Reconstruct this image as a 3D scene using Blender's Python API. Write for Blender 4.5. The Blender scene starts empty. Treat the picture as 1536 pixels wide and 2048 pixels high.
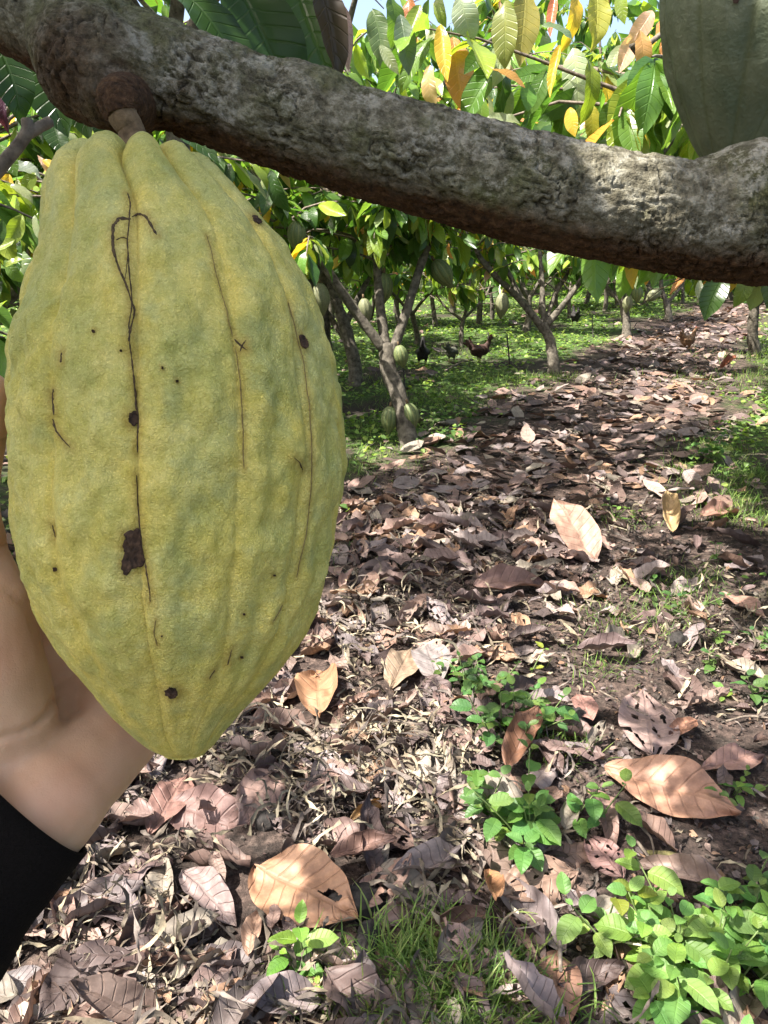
import bpy, math, random
import numpy as np
from mathutils import Vector, Matrix

# ------------------------------------------------------------------ camera, light, exposure
SC = bpy.context.scene
CAM_H, PITCH, F = 1.50, math.radians(18.8), 1538.0      # F: focal length in pixels of the 1536x2048 photograph
cam_d = bpy.data.cameras.new('camera'); cam_o = bpy.data.objects.new('camera', cam_d)
SC.collection.objects.link(cam_o)
cam_d.sensor_fit = 'VERTICAL'; cam_d.sensor_height = 24.0
cam_d.lens = 24.0 * F / 2048.0
cam_d.clip_start = 0.02; cam_d.clip_end = 900
cam_o.location = (0, 0, CAM_H); cam_o.rotation_euler = (math.pi/2 - PITCH, 0, 0)
SC.camera = cam_o
TO_SUN = Vector((-0.47, -0.20, 0.86)).normalized()
world = bpy.data.worlds.new('World'); SC.world = world; world.use_nodes = True
wn = world.node_tree.nodes; wl = world.node_tree.links
sky = wn.new('ShaderNodeTexSky'); sky.sky_type = 'NISHITA'; sky.sun_disc = False
sky.sun_elevation = math.asin(TO_SUN.z); sky.sun_rotation = math.atan2(TO_SUN.x, TO_SUN.y)
sky.air_density = 1.0; sky.dust_density = 5.0; sky.ozone_density = 0.6
wl.new(sky.outputs[0], wn['Background'].inputs[0]); wn['Background'].inputs[1].default_value = 0.102
sun_d = bpy.data.lights.new('sun', 'SUN'); sun_d.energy = 4.6; sun_d.angle = math.radians(0.55); sun_d.color = (1.0, 0.95, 0.87)
sun_o = bpy.data.objects.new('sun', sun_d); SC.collection.objects.link(sun_o)
sun_o.rotation_euler = TO_SUN.to_track_quat('Z', 'Y').to_euler()
vs = SC.view_settings; vs.view_transform = 'Standard'; vs.look = 'None'; vs.exposure = 2.02; vs.gamma = 1.0
SC.display_settings.display_device = 'sRGB'
vs.use_curve_mapping = False
SC.cycles.max_bounces = 8; SC.cycles.diffuse_bounces = 4; SC.cycles.transmission_bounces = 6
SC.cycles.use_denoising = True

# ------------------------------------------------------------------ helpers
rng = np.random.default_rng(7); random.seed(7)
COL = SC.collection
_R = np.array(cam_o.rotation_euler.to_matrix())
CAMP = np.array([0, 0, CAM_H])

def P(px, py, depth):
    c = np.array([(px-768)/F*depth, -(py-1024)/F*depth, -depth])
    return _R @ c + CAMP
def C3(x, y, d): return _R @ np.array([x, y, -d]) + CAMP     # metres in camera axes
def gp(px, py):
    d = _R @ np.array([(px-768)/F, -(py-1024)/F, -1.0])
    t = -CAM_H/d[2]
    return CAMP + d*t
def proj(p):
    q = (np.asarray(p)-CAMP) @ _R
    dep = -q[..., 2]
    dd = np.where(np.abs(dep) < 1e-6, 1e-6, dep)
    return q[..., 0]/dd*F+768, 1024-q[..., 1]/dd*F, dep

def _hash(ix, iy, iz, s):
    n = (ix*374761393 + iy*668265263 + iz*2147483647 % 1274126177 + iz*1274126177 + s*144665) & 0xffffffff
    n = ((n ^ (n >> 13)) * 1274126177) & 0xffffffff
    n = ((n ^ (n >> 16)) * 2246822519) & 0xffffffff
    return ((n ^ (n >> 15)) & 0xffffff) / float(0xffffff) * 2 - 1
def noise(p, s=0):
    p = np.asarray(p, dtype=np.float64); i = np.floor(p).astype(np.int64); f = p-i; f = f*f*f*(f*(f*6-15)+10)
    out = 0
    for dx in (0, 1):
        wx = f[..., 0] if dx else 1-f[..., 0]
        for dy in (0, 1):
            wy = f[..., 1] if dy else 1-f[..., 1]
            for dz in (0, 1):
                wz = f[..., 2] if dz else 1-f[..., 2]
                out = out + wx*wy*wz*_hash(i[..., 0]+dx, i[..., 1]+dy, i[..., 2]+dz, s)
    return out
def fbm(p, o=4, s=0, g=0.5):
    a, t, out = 1.0, 0.0, 0.0
    p = np.asarray(p, dtype=np.float64)
    for k in range(o):
        out = out + a*noise(p*(2.0**k)+k*17.3, s+k); t += a; a *= g
    return out/t
def sstep(a, b, x):
    t = np.clip((x-a)/(b-a), 0, 1); return t*t*(3-2*t)

def mesh(name, V, Fc, mat=None, smooth=True, attrs=None):
    """Fc: int array (m,k) or a list of such arrays"""
    me = bpy.data.meshes.new(name)
    V = np.ascontiguousarray(V, dtype=np.float32)
    Fs = [np.asarray(f, dtype=np.int32) for f in (Fc if isinstance(Fc, list) else [Fc]) if len(f)]
    me.vertices.add(len(V)); me.vertices.foreach_set('co', V.ravel())
    loops = np.concatenate([f.ravel() for f in Fs])
    tot = np.concatenate([np.full(len(f), f.shape[1], dtype=np.int32) for f in Fs])
    st = np.concatenate([[0], np.cumsum(tot)[:-1]]).astype(np.int32)
    me.loops.add(len(loops)); me.loops.foreach_set('vertex_index', loops.astype(np.int32))
    me.polygons.add(len(tot)); me.polygons.foreach_set('loop_start', st)
    me.polygons.foreach_set('use_smooth', np.full(len(tot), smooth, dtype=bool))
    me.update(calc_edges=True); me.validate()
    for k, (typ, a) in (attrs or {}).items():
        at = me.attributes.new(k, typ, 'POINT')
        at.data.foreach_set('color' if typ == 'FLOAT_COLOR' else ('vector' if typ == 'FLOAT_VECTOR' else 'value'), np.ascontiguousarray(a, dtype=np.float32).ravel())
    if mat: me.materials.append(mat)
    return me
def link(name, me, parent=None, loc=None, mat4=None, color=None):
    o = bpy.data.objects.new(name, me); COL.objects.link(o)
    if parent is not None: o.parent = parent
    if mat4 is not None: o.matrix_basis = mat4
    elif loc is not None: o.location = loc
    if color is not None: o.color = (*color[:3], 1)
    return o
def tag(o, label=None, cat=None, group=None, kind=None):
    if label: o['label'] = label
    if cat: o['category'] = cat
    if group: o['group'] = group
    if kind: o['kind'] = kind
    return o
def empty(name, loc, label, cat, group=None):
    o = bpy.data.objects.new(name, None); COL.objects.link(o); o.location = loc; o.empty_display_size = .05
    return tag(o, label, cat, group)
def child(name, me, parent, kind=None, label=None):
    """mesh in world coordinates under a root that only has a location"""
    o = bpy.data.objects.new(name, me); COL.objects.link(o); o.parent = parent
    o.location = -Vector(parent.location)
    if kind: o['kind'] = kind
    if label: o['label'] = label
    return o

def tube(path, rad, n=10, jit=0.0, seed=0, cap=True, sub=None):
    path = np.asarray(path, float); rad = np.asarray(rad, float)
    if sub:                                   # Catmull-Rom refinement
        t = np.linspace(0, len(path)-1, sub); k = np.clip(t.astype(int), 0, len(path)-2); u = (t-k)[:, None]
        pp = np.vstack([2*path[0]-path[1], path, 2*path[-1]-path[-2]])
        a, b, c, d = pp[k], pp[k+1], pp[k+2], pp[k+3]
        newp = .5*((2*b)+(c-a)*u+(2*a-5*b+4*c-d)*u*u+(3*b-3*c+d-a)*u**3)
        rad = np.interp(t, np.arange(len(rad)), rad); path = newp
    m = len(path)
    tan = np.gradient(path, axis=0); tan /= np.linalg.norm(tan, axis=1)[:, None]+1e-12
    ref = np.array([0, 0, 1.0]) if abs(tan[0][2]) < .9 else np.array([1.0, 0, 0])
    nrm = np.cross(tan[0], ref); nrm /= np.linalg.norm(nrm)
    N = [nrm]
    for i in range(1, m):
        v = N[-1]-tan[i]*np.dot(N[-1], tan[i]); N.append(v/(np.linalg.norm(v)+1e-12))
    N = np.array(N); B = np.cross(tan, N)
    a = np.linspace(0, 2*np.pi, n, endpoint=False)
    ring = np.cos(a)[None, :, None]*N[:, None]+np.sin(a)[None, :, None]*B[:, None]
    r = rad[:, None]*np.ones(n)[None]
    if jit:
        q = path[:, None]+ring*rad[:, None, None]
        r = r*(1+jit*noise(q/(np.mean(rad)*1.6), seed)+jit*.6*noise(q/(np.mean(rad)*.6), seed+3))
    V = (path[:, None]+ring*r[..., None]).reshape(-1, 3)
    i = np.arange(m-1)[:, None]*n; j = np.arange(n)[None]; j2 = (j+1) % n
    Q = np.stack([i+j, i+j2, i+n+j2, i+n+j], -1).reshape(-1, 4)
    T = np.zeros((0, 3), int)
    if cap:
        V = np.vstack([V, path[0]-tan[0]*rad[0]*.3, path[-1]+tan[-1]*rad[-1]*.5]); c0, c1 = len(V)-2, len(V)-1
        jj = np.arange(n); k2 = (jj+1) % n
        T = np.vstack([np.stack([np.full(n, c0), k2, jj], -1), np.stack([np.full(n, c1), (m-1)*n+jj, (m-1)*n+k2], -1)])
    return V, Q, T
class Acc:
    def __init__(s): s.V, s.Q, s.T, s.n = [], [], [], 0
    def add(s, V, Q, T=None):
        s.V.append(V); s.Q.append(np.asarray(Q)+s.n)
        if T is not None and len(T): s.T.append(np.asarray(T)+s.n)
        s.n += len(V)
    def build(s, name, mat, smooth=True, attrs=None):
        f = [np.vstack(s.Q)] + ([np.vstack(s.T)] if s.T else [])
        return mesh(name, np.vstack(s.V), f, mat, smooth, attrs)

# ------------------------------------------------------------------ materials
def newmat(name):
    m = bpy.data.materials.new(name); m.use_nodes = True
    nt = m.node_tree; b = nt.nodes['Principled BSDF']
    return m, nt, b
def nd(nt, t, **kw):
    n = nt.nodes.new(t)
    for k, v in kw.items():
        if k.startswith('i_'):
            n.inputs[k[2:].replace('_', ' ')].default_value = v
        else: setattr(n, k, v)
    return n
def math_(nt, op, a, b=None, c=None):
    n = nt.nodes.new('ShaderNodeMath'); n.operation = op
    for i, v in enumerate((a, b, c)):
        if v is None: continue
        if isinstance(v, (int, float)): n.inputs[i].default_value = v
        else: nt.links.new(v, n.inputs[i])
    return n.outputs[0]
def ramp(nt, src, stops):
    n = nt.nodes.new('ShaderNodeValToRGB'); e = n.color_ramp.elements
    while len(e) < len(stops): e.new(.5)
    for k, (p, c) in enumerate(stops):
        e[k].position = p; e[k].color = (*c, 1) if not isinstance(c, (int, float)) else (c, c, c, 1)
    nt.links.new(src, n.inputs[0]); return n.outputs[0]
def mixc(nt, fac, a, b, blend='MIX'):
    n = nt.nodes.new('ShaderNodeMix'); n.data_type = 'RGBA'; n.blend_type = blend
    for sock, v in ((n.inputs[0], fac), (n.inputs[6], a), (n.inputs[7], b)):
        if isinstance(v, (int, float)): sock.default_value = v
        elif isinstance(v, tuple): sock.default_value = (*v, 1)
        else: nt.links.new(v, sock)
    return n.outputs[2]
def tnoise(nt, scale, detail=4, rough=.55, coord='Object', vec=None, dist=0.0, mapscale=None):
    if vec is None:
        tc = nt.nodes.new('ShaderNodeTexCoord'); vec = tc.outputs[coord]
    if mapscale:
        mp = nt.nodes.new('ShaderNodeMapping'); mp.inputs['Scale'].default_value = mapscale
        nt.links.new(vec, mp.inputs[0]); vec = mp.outputs[0]
    n = nt.nodes.new('ShaderNodeTexNoise'); n.inputs['Scale'].default_value = scale; n.inputs['Detail'].default_value = detail
    n.inputs['Roughness'].default_value = rough; n.inputs['Distortion'].default_value = dist
    nt.links.new(vec, n.inputs['Vector']); return n.outputs[0]
def bump(nt, b, h, strength, dist):
    n = nt.nodes.new('ShaderNodeBump'); n.inputs['Strength'].default_value = strength; n.inputs['Distance'].default_value = dist
    nt.links.new(h, n.inputs['Height']); nt.links.new(n.outputs[0], b.inputs['Normal']); return n.outputs[0]
def attr(nt, name, out='Color'):
    n = nt.nodes.new('ShaderNodeAttribute'); n.attribute_name = name; return n.outputs[out]
def rmp(nt, v, a, b, c=0.0, d=1.0):
    n = nt.nodes.new('ShaderNodeMapRange'); n.inputs[1].default_value = a; n.inputs[2].default_value = b
    n.inputs[3].default_value = c; n.inputs[4].default_value = d; nt.links.new(v, n.inputs[0]); return n.outputs[0]

def leaf_material(name, dead=False, veins=10, gloss=.35, trans=.35, vein_col=1.35):
    m, nt, b = newmat(name); L = nt.links
    oi = nt.nodes.new('ShaderNodeObjectInfo')
    col = mixc(nt, 1.0, attr(nt, 'tint'), oi.outputs['Color'], 'MULTIPLY')
    sep = nt.nodes.new('ShaderNodeSeparateXYZ'); L.new(attr(nt, 'luv', 'Vector'), sep.inputs[0])
    u, v, r = sep.outputs
    av = math_(nt, 'ABSOLUTE', v)
    f = math_(nt, 'FRACT', math_(nt, 'MULTIPLY', math_(nt, 'SUBTRACT', u, math_(nt, 'MULTIPLY', av, .13)), float(veins)))
    d = math_(nt, 'MULTIPLY', math_(nt, 'ABSOLUTE', math_(nt, 'SUBTRACT', f, .5)), 2.0)
    side = rmp(nt, d, .80, .97); mid = rmp(nt, av, .09, .03)
    vein = math_(nt, 'MAXIMUM', side, mid)
    vec = nt.nodes.new('ShaderNodeCombineXYZ')
    L.new(u, vec.inputs[0]); L.new(math_(nt, 'MULTIPLY', v, .35), vec.inputs[1])
    tc = nt.nodes.new('ShaderNodeNewGeometry')
    n1 = tnoise(nt, 26 if dead else 18, 4, .6, vec=tc.outputs['Position'])
    n2 = tnoise(nt, 140, 3, .6, vec=tc.outputs['Position'])
    if dead:
        c = mixc(nt, rmp(nt, n1, .35, .68, 0, .62), col, mixc(nt, 1.0, col, (.42, .36, .36), 'MULTIPLY'))
        c = mixc(nt, rmp(nt, n2, .5, .78, 0, .5), c, mixc(nt, 1.0, c, (1.6, 1.5, 1.45), 'MULTIPLY'))
        c = mixc(nt, math_(nt, 'MULTIPLY', vein, .35), c, mixc(nt, 1.0, c, (.62, .55, .5), 'MULTIPLY'))
    else:
        c = mixc(nt, rmp(nt, n1, .4, .7, 0, .45), col, mixc(nt, 1.0, col, (1.35, 1.15, .75), 'MULTIPLY'))
        c = mixc(nt, rmp(nt, n2, .62, .8, 0, .35), c, mixc(nt, 1.0, c, (.55, .5, .4), 'MULTIPLY'))
        c = mixc(nt, math_(nt, 'MULTIPLY', vein, .30), c, mixc(nt, 1.0, c, (vein_col, vein_col, 1.2), 'MULTIPLY'))
    L.new(c, b.inputs['Base Color'])
    b.inputs['Roughness'].default_value = gloss; b.inputs['IOR'].default_value = 1.45
    h = math_(nt, 'ADD', math_(nt, 'MULTIPLY', vein, -.6), math_(nt, 'MULTIPLY', n1, .5))
    bn = bump(nt, b, h, .55 if not dead else .7, .004)
    tr = nt.nodes.new('ShaderNodeBsdfTranslucent')
    L.new(mixc(nt, 1.0, c, (1.5, 1.6, .8) if not dead else (1.1, .9, .7), 'MULTIPLY'), tr.inputs[0]); L.new(bn, tr.inputs['Normal'])
    ms = nt.nodes.new('ShaderNodeMixShader'); ms.inputs[0].default_value = trans
    L.new(b.outputs[0], ms.inputs[1]); L.new(tr.outputs[0], ms.inputs[2])
    L.new(ms.outputs[0], nt.nodes['Material Output'].inputs[0])
    return m
M_LEAF = leaf_material('green_leaf', False, 10, .30, .44)
M_DEAD = leaf_material('dead_leaf', True, 9, .6, .12)
M_WEED = leaf_material('weed_leaf', False, 7, .5, .40, 1.25)

def simple_mat(name, c1, c2, scale, rough=.85, bumpd=.004, detail=5, stretch=None, tint=False, strength=.8, spec=.3):
    m, nt, b = newmat(name)
    geo = nt.nodes.new('ShaderNodeNewGeometry')
    n = tnoise(nt, scale, detail, .62, vec=geo.outputs['Position'], mapscale=stretch)
    c = ramp(nt, n, [(.32, c1), (.68, c2)])
    if tint: c = mixc(nt, 1.0, c, attr(nt, 'tint'), 'MULTIPLY')
    nt.links.new(c, b.inputs['Base Color']); b.inputs['Roughness'].default_value = rough
    b.inputs['Specular IOR Level'].default_value = spec
    bump(nt, b, n, strength, bumpd)
    return m
M_STRAW = simple_mat('dry_straw', (.5, .5, .5), (1, 1, 1), 60, .7, .001, tint=True)
M_GRASS = leaf_material('grass_blade', False, 3, .5, .4, 1.1)
M_TRUNK = simple_mat('tree_bark', (.028, .023, .017), (.16, .14, .11), 22, .9, .012, 6, strength=1.0)
M_STONE = simple_mat('dark_husk', (.008, .007, .006), (.036, .031, .028), 45, .8, .006, 6)
M_PALE = simple_mat('weathered_wood', (.12, .11, .12), (.42, .40, .41), 50, .85, .004, 6, (1, 1, 3.))
M_COB = simple_mat('mossy_cob', (.05, .045, .02), (.17, .15, .06), 120, .9, .004, 4)
M_TWIG = simple_mat('twig_bark', (.06, .045, .035), (.22, .18, .14), 70, .85, .002, 5)
M_STAKE = simple_mat('dark_stake', (.015, .014, .012), (.05, .045, .04), 60, .8, .002)
M_CHUNK = simple_mat('soil_crumb', (.012, .010, .009), (.085, .068, .056), 90, .95, .004, 4)

# ------------------------------------------------------------------ ground
def gz(x, y):
    x = np.asarray(x, float); y = np.asarray(y, float)
    q = np.stack([x, y, x*0], -1)
    d = np.hypot(x, y)
    return .035*noise(q*.55, 1)+.018*noise(q*1.7+5, 2)+.010*noise(q*5.1+9, 3)*np.clip(8/(d+1), 0, 1)
def soil_material():
    m, nt, b = newmat('soil'); L = nt.links
    geo = nt.nodes.new('ShaderNodeNewGeometry'); pos = geo.outputs['Position']
    n1 = tnoise(nt, 1.1, 5, .6, vec=pos); n2 = tnoise(nt, 34, 6, .7, vec=pos); n3 = tnoise(nt, 9, 5, .65, vec=pos)
    soil = ramp(nt, n2, [(.30, (.010, .008, .007)), (.55, (.034, .027, .023)), (.75, (.10, .08, .068))])
    litter = ramp(nt, n2, [(.30, (.022, .017, .015)), (.5, (.07, .05, .042)), (.7, (.19, .135, .11))])
    green = ramp(nt, n2, [(.30, (.015, .03, .008)), (.5, (.05, .10, .02)), (.7, (.12, .19, .04))])
    sep = nt.nodes.new('ShaderNodeSeparateXYZ'); L.new(attr(nt, 'cover', 'Vector'), sep.inputs[0])
    c = mixc(nt, math_(nt, 'MULTIPLY', sep.outputs[1], rmp(nt, n3, .38, .55)), soil, litter)
    c = mixc(nt, math_(nt, 'MULTIPLY', sep.outputs[0], rmp(nt, n3, .62, .45)), c, green)
    L.new(c, b.inputs['Base Color']); b.inputs['Roughness'].default_value = .95
    b.inputs['Specular IOR Level'].default_value = .15
    bump(nt, b, math_(nt, 'ADD', n2, n3), 1.0, .02)
    return m
# cover maps: where green ground cover grows, where leaf litter lies (plan view, metres)
PATH = np.array([gp(760, 2300), gp(800, 1700), gp(930, 1250), gp(1080, 960), gp(1230, 800), gp(1350, 700), gp(1440, 630), gp(1500, 590)])[:, :2]
PW = np.array([1.1, 1.05, .98, .95, .95, .90, .85, 1.0])
def path_d(x, y):
    """signed distance to the litter path (negative inside)"""
    x = np.asarray(x, float); y = np.asarray(y, float)
    best = np.full(x.shape, 1e9)
    for i in range(len(PATH)-1):
        a, b = PATH[i], PATH[i+1]; ab = b-a
        t = np.clip(((x-a[0])*ab[0]+(y-a[1])*ab[1])/(ab@ab), 0, 1)
        w = PW[i]+(PW[i+1]-PW[i])*t
        best = np.minimum(best, np.hypot(x-a[0]-ab[0]*t, y-a[1]-ab[1]*t)-w)
    return best
def green_map(x, y):
    q = np.stack([np.asarray(x, float), np.asarray(y, float), np.asarray(x)*0.], -1)
    d = path_d(x, y)+.35*noise(q*1.6, 21)+.25*noise(q*4.5, 22)
    near = sstep(4.2, 6.5, np.asarray(y, float))
    g = sstep(-.05, .55, d)*(.35+.65*near)
    return g*sstep(-.5, .0, noise(q*.9+3, 23)+.35*noise(q*3., 24)+.12)
def sp(n, lim, k):
    t = np.linspace(-1, 1, n); return np.sinh(t*k)/np.sinh(k)*lim
gx = sp(240, 300, 6.6); gy = 3+sp(240, 300, 6.6)
GX, GY = np.meshgrid(gx, gy)
GZ = gz(GX, GY)+.006*noise(np.stack([GX*16, GY*16, GX*0], -1), 5)*np.clip(6/(np.hypot(GX, GY)+1), 0, 1)
nn = len(gx); ii = (np.arange(nn-1)[:, None]*nn+np.arange(nn-1)[None]).ravel()
gq = np.stack([ii, ii+1, ii+nn+1, ii+nn], -1)
gm = green_map(GX, GY); pdm = path_d(GX, GY)
lit = np.clip(1-sstep(.1, .8, pdm)+.25, 0, 1)
cov = np.stack([gm, lit, gm*0], -1).reshape(-1, 3)
ground = link('ground', mesh('ground', np.stack([GX, GY, GZ], -1).reshape(-1, 3), gq, soil_material(), True, {'cover': ('FLOAT_VECTOR', cov)}))
tag(ground, 'dark bare soil of the plantation floor under the leaf litter', kind='structure')

# ------------------------------------------------------------------ leaf templates
def leaf_grid(nl, nw, W=.36, curl=.2, fold=.15, wave=.03, twist=.0, seed=0, peak=.45, tip=1.0, curlw=0.0, ragged=0.0, crumple=0.0):
    r = np.random.default_rng(seed)
    u = np.linspace(0, 1, nl+1); v = np.linspace(-1, 1, 2*nw+1)
    U, Vv = np.meshgrid(u, v, indexing='ij')
    a = math.log(.5)/math.log(peak)
    w = np.sin(np.pi*np.clip(U, 0, 1)**a)**.75
    w = w*(1-.30*sstep(.75, 1, U)*tip)
    w = np.maximum(w, .018)
    if ragged: w = w*(1-ragged*np.clip(noise(np.stack([U*7, np.sign(Vv)*3.3, U*0+seed], -1), seed), 0, 1))
    ph = r.uniform(0, 6, 4)
    y = Vv*w*W/2
    z = fold*np.abs(y)*1.0+wave*np.sin(U*11+ph[0]+Vv*1.2)*np.abs(Vv)+wave*.7*np.sin(U*23+ph[1]-Vv*2)*Vv*Vv
    z = z+wave*.5*np.sin(U*5+ph[2])
    if crumple: z = z+crumple*(noise(np.stack([U*3.5, Vv*1.6, U*0+seed], -1), seed)+.5*noise(np.stack([U*9, Vv*3.4, U*0+seed], -1), seed+1))
    # roll across (curlw) and bend along the length (curl, radians over the length)
    if curlw:
        ang = y*curlw/(W/2)
        y, z = np.sin(ang)*(W/2)/curlw, z+(1-np.cos(ang))*(W/2)/curlw
    if abs(curl) > 1e-4:
        th = U*curl
        x = np.sin(th)/curl; zb = -(1-np.cos(th))/curl
        X = x+np.sin(th)*z; Z = zb+np.cos(th)*z
    else: X, Z = U, z
    if twist:
        t = (U-.3)*twist; y, Z = y*np.cos(t)-Z*np.sin(t), y*np.sin(t)+Z*np.cos(t)
    V = np.stack([X, y, Z], -1).reshape(-1, 3)
    m = 2*nw+1
    i = (np.arange(nl)[:, None]*m+np.arange(2*nw)[None]).ravel()
    Q = np.stack([i, i+m, i+m+1, i+1], -1)
    luv = np.stack([U, Vv, U*0+r.random()], -1).reshape(-1, 3)
    return V, Q, luv
def holes(V, Q, luv, seed, thr=.45, scale=5):
    c = luv[Q].mean(1)
    k = noise(np.stack([c[:, 0]*scale*2, c[:, 1]*scale*.8, c[:, 0]*0+seed], -1), seed)
    keep = (k < thr) | (np.abs(c[:, 1]) < .08)
    return Q[keep]
def frames(d, n):
    """rotation matrices with x along d and z near n"""
    d = d/np.linalg.norm(d, axis=-1, keepdims=True)
    y = np.cross(n, d); y /= np.linalg.norm(y, axis=-1, keepdims=True)+1e-9
    z = np.cross(d, y)
    return np.stack([d, y, z], -1)
class Scatter:
    """many small pieces joined into one mesh"""
    def __init__(s): s.V, s.Q, s.T, s.L, s.n = [], [], [], [], 0
    def add(s, tmpl, R, S, T, tint):
        V, Q, luv = tmpl; k = len(T)
        if not k: return
        W = np.einsum('kij,vj->kvi', R*S[:, None, :] if S.ndim == 2 else R*S[:, None, None], V)+T[:, None]
        nv = len(V)
        s.V.append(W.reshape(-1, 3)); s.Q.append((Q[None]+(np.arange(k)*nv)[:, None, None]+s.n).reshape(-1, Q.shape[1]))
        s.T.append(np.repeat(np.concatenate([tint, np.ones((k, 1))], 1), nv, 0)); s.L.append(np.tile(luv, (k, 1)))
        s.n += k*nv
    def build(s, name, mat, smooth=True):
        return mesh(name, np.vstack(s.V), np.vstack(s.Q), mat, smooth, {'tint': ('FLOAT_COLOR', np.vstack(s.T)), 'luv': ('FLOAT_VECTOR', np.vstack(s.L))})
def tmesh(name, tmpl, mat, hol=None):
    V, Q, luv = tmpl
    if hol: Q = holes(V, Q, luv, *hol)
    return mesh(name, V, Q, mat, True, {'tint': ('FLOAT_COLOR', np.ones((len(V), 4))), 'luv': ('FLOAT_VECTOR', luv)})
def mat4(R, s, t):
    M = Matrix.Identity(4)
    for i in range(3):
        for j in range(3): M[i][j] = R[i][j]*(s[j] if hasattr(s, '__len__') else s)
        M[i][3] = t[i]
    return M

GT = [leaf_grid(4, 1, .38, c, f, w, t, k, .48) for k, (c, f, w, t) in enumerate([(.5, .3, .012, .2), (.9, .2, .02, -.3), (.2, .4, .015, .3), (1.2, .1, .02, .1), (-.3, .3, .02, -.2)])]
GH = [tmesh('leaf', leaf_grid(16, 3, .37, c, f, w, t, k+30, .48), M_LEAF) for k, (c, f, w, t) in enumerate([(.5, .35, .012, .2), (.9, .25, .018, -.3), (.25, .45, .015, .4), (1.2, .2, .02, .1), (.6, .5, .025, -.5)])]
DARKG, MIDG, LITEG, YELG, YEL, ORA, PINK, PALE = (.028, .062, .014), (.050, .105, .020), (.085, .155, .028), (.16, .22, .03), (.48, .34, .045), (.46, .22, .075), (.52, .33, .24), (.20, .24, .13)
PAL = np.array([DARKG, MIDG, LITEG, YELG, YEL, ORA, PINK, PALE])*np.array([1.25, 1.3, 1.35, 1.25, 1, 1, 1, 1.1])[:, None]
def pick(n, w):
    w = np.array(w, float); c = PAL[rng.choice(len(PAL), n, p=w/w.sum())]
    return c*rng.uniform(.75, 1.3, (n, 1))*rng.uniform(.92, 1.08, (n, 3))

# ------------------------------------------------------------------ cacao trees
def in_view(p, m=120):
    x, y, d = proj(p); return (d > .15) & (x > -m) & (x < 1536+m) & (y > -m) & (y < 2048+m)
def sub_branches(limb, nsub, ln, seed, out=None):
    """side shoots along the upper part of a limb; returns polylines"""
    r = np.random.default_rng(seed); res = []
    m = len(limb)
    for k in range(nsub):
        f = r.uniform(.35, 1.0)*(m-1); i = min(int(f), m-2); p = limb[i]+(limb[i+1]-limb[i])*(f-i)
        t = limb[i+1]-limb[i]; t /= np.linalg.norm(t)
        a = r.uniform(0, 6.283); h = np.array([math.cos(a), math.sin(a), r.uniform(-.05, .75)])
        d = .5*t+h; d /= np.linalg.norm(d); L = ln*r.uniform(.55, 1.2)
        q = [p]
        for s in range(5):
            d = d+np.array([0, 0, -.16])+r.normal(0, .12, 3); d /= np.linalg.norm(d); q.append(q[-1]+d*L/5)
        res.append(np.array(q))
    return res
def leaves_on(br, per, seed, droop=.75):
    r = np.random.default_rng(seed); T, D, N = [], [], []
    for b in br:
        k = max(2, int(per*r.uniform(.7, 1.3)))
        f = r.uniform(.15, 1.0, k)*(len(b)-1); i = np.minimum(f.astype(int), len(b)-2)
        p = b[i]+(b[i+1]-b[i])*(f-i)[:, None]; t = b[i+1]-b[i]; t /= np.linalg.norm(t, axis=1)[:, None]
        a = r.uniform(0, 6.283, k)
        d = .45*t+.65*np.stack([np.cos(a), np.sin(a), 0*a], -1); d[:, 2] -= droop*r.uniform(.2, 1.6, k)
        n = np.stack([np.cos(a)*.5, np.sin(a)*.5, 0*a+1.0], -1)+r.normal(0, .35, (k, 3))
        T.append(p+d*.02); D.append(d); N.append(n)
    return np.vstack(T), np.vstack(D), np.vstack(N)
def cacao_tree(base, trunk, rtr, limbs, label, pal, nsub=6, sub_len=.7, per=9, lsize=(.15, .27), n_obj=0, seed=0, clip=None, zmin=.9, group='cacao trees of the plantation', droop=.75):
    r = np.random.default_rng(seed)
    root = empty('cacao_tree', base, label, 'tree', group)
    V, Q, T = tube(trunk, np.array(rtr)*.86, 14, .12, seed, True, 26)
    child('trunk', mesh('trunk', V, [Q, T], M_TRUNK), root)
    tw = Acc(); br = []
    for k, (lp, lr) in enumerate(limbs):
        V, Q, T = tube(lp, np.array(lr)*.84, 10, .12, seed+k, True, 24)
        child('limb', mesh('limb', V, [Q, T], M_TRUNK), root)
        br += sub_branches(np.asarray(lp), nsub, sub_len, seed*31+k)
    for b in br:
        tw.add(*tube(b, np.linspace(.011, .003, len(b)), 5, 0, 0, False))
    child('twig', tw.build('twig', M_TWIG), root, 'stuff')
    T, D, N = leaves_on(br, per, seed+5, droop)
    ok = T[:, 2] > zmin
    if clip is not None: ok &= clip(T)
    T, D, N = T[ok], D[ok], N[ok]; n = len(T)
    tint = pick(n, pal); S = r.uniform(*lsize, n); R = frames(D, N)
    order = np.full(n, False)
    if n_obj:
        px, py, dep = proj(T); vis = in_view(T, 20)
        score = np.where(vis, S/np.maximum(dep, .3), -1); idx = np.argsort(-score)[:n_obj]; idx = idx[score[idx] > 0]
        order[idx] = True
        for i in idx:
            link('leaf', GH[r.integers(len(GH))], root, mat4=mat4(R[i], S[i], T[i]-np.array(base)), color=tint[i])
    rest = np.where(~order)[0]
    if len(rest):
        sc = Scatter(); which = r.integers(len(GT), size=len(rest))
        for k, t in enumerate(GT):
            j = rest[which == k]; sc.add(t, R[j], S[j], T[j], tint[j])
        child('crown', sc.build('crown', M_LEAF), root, 'stuff')
    return root
def gnd(px, py):
    p = gp(px, py); p[2] = float(gz(p[0], p[1]))-.03; return p
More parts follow.
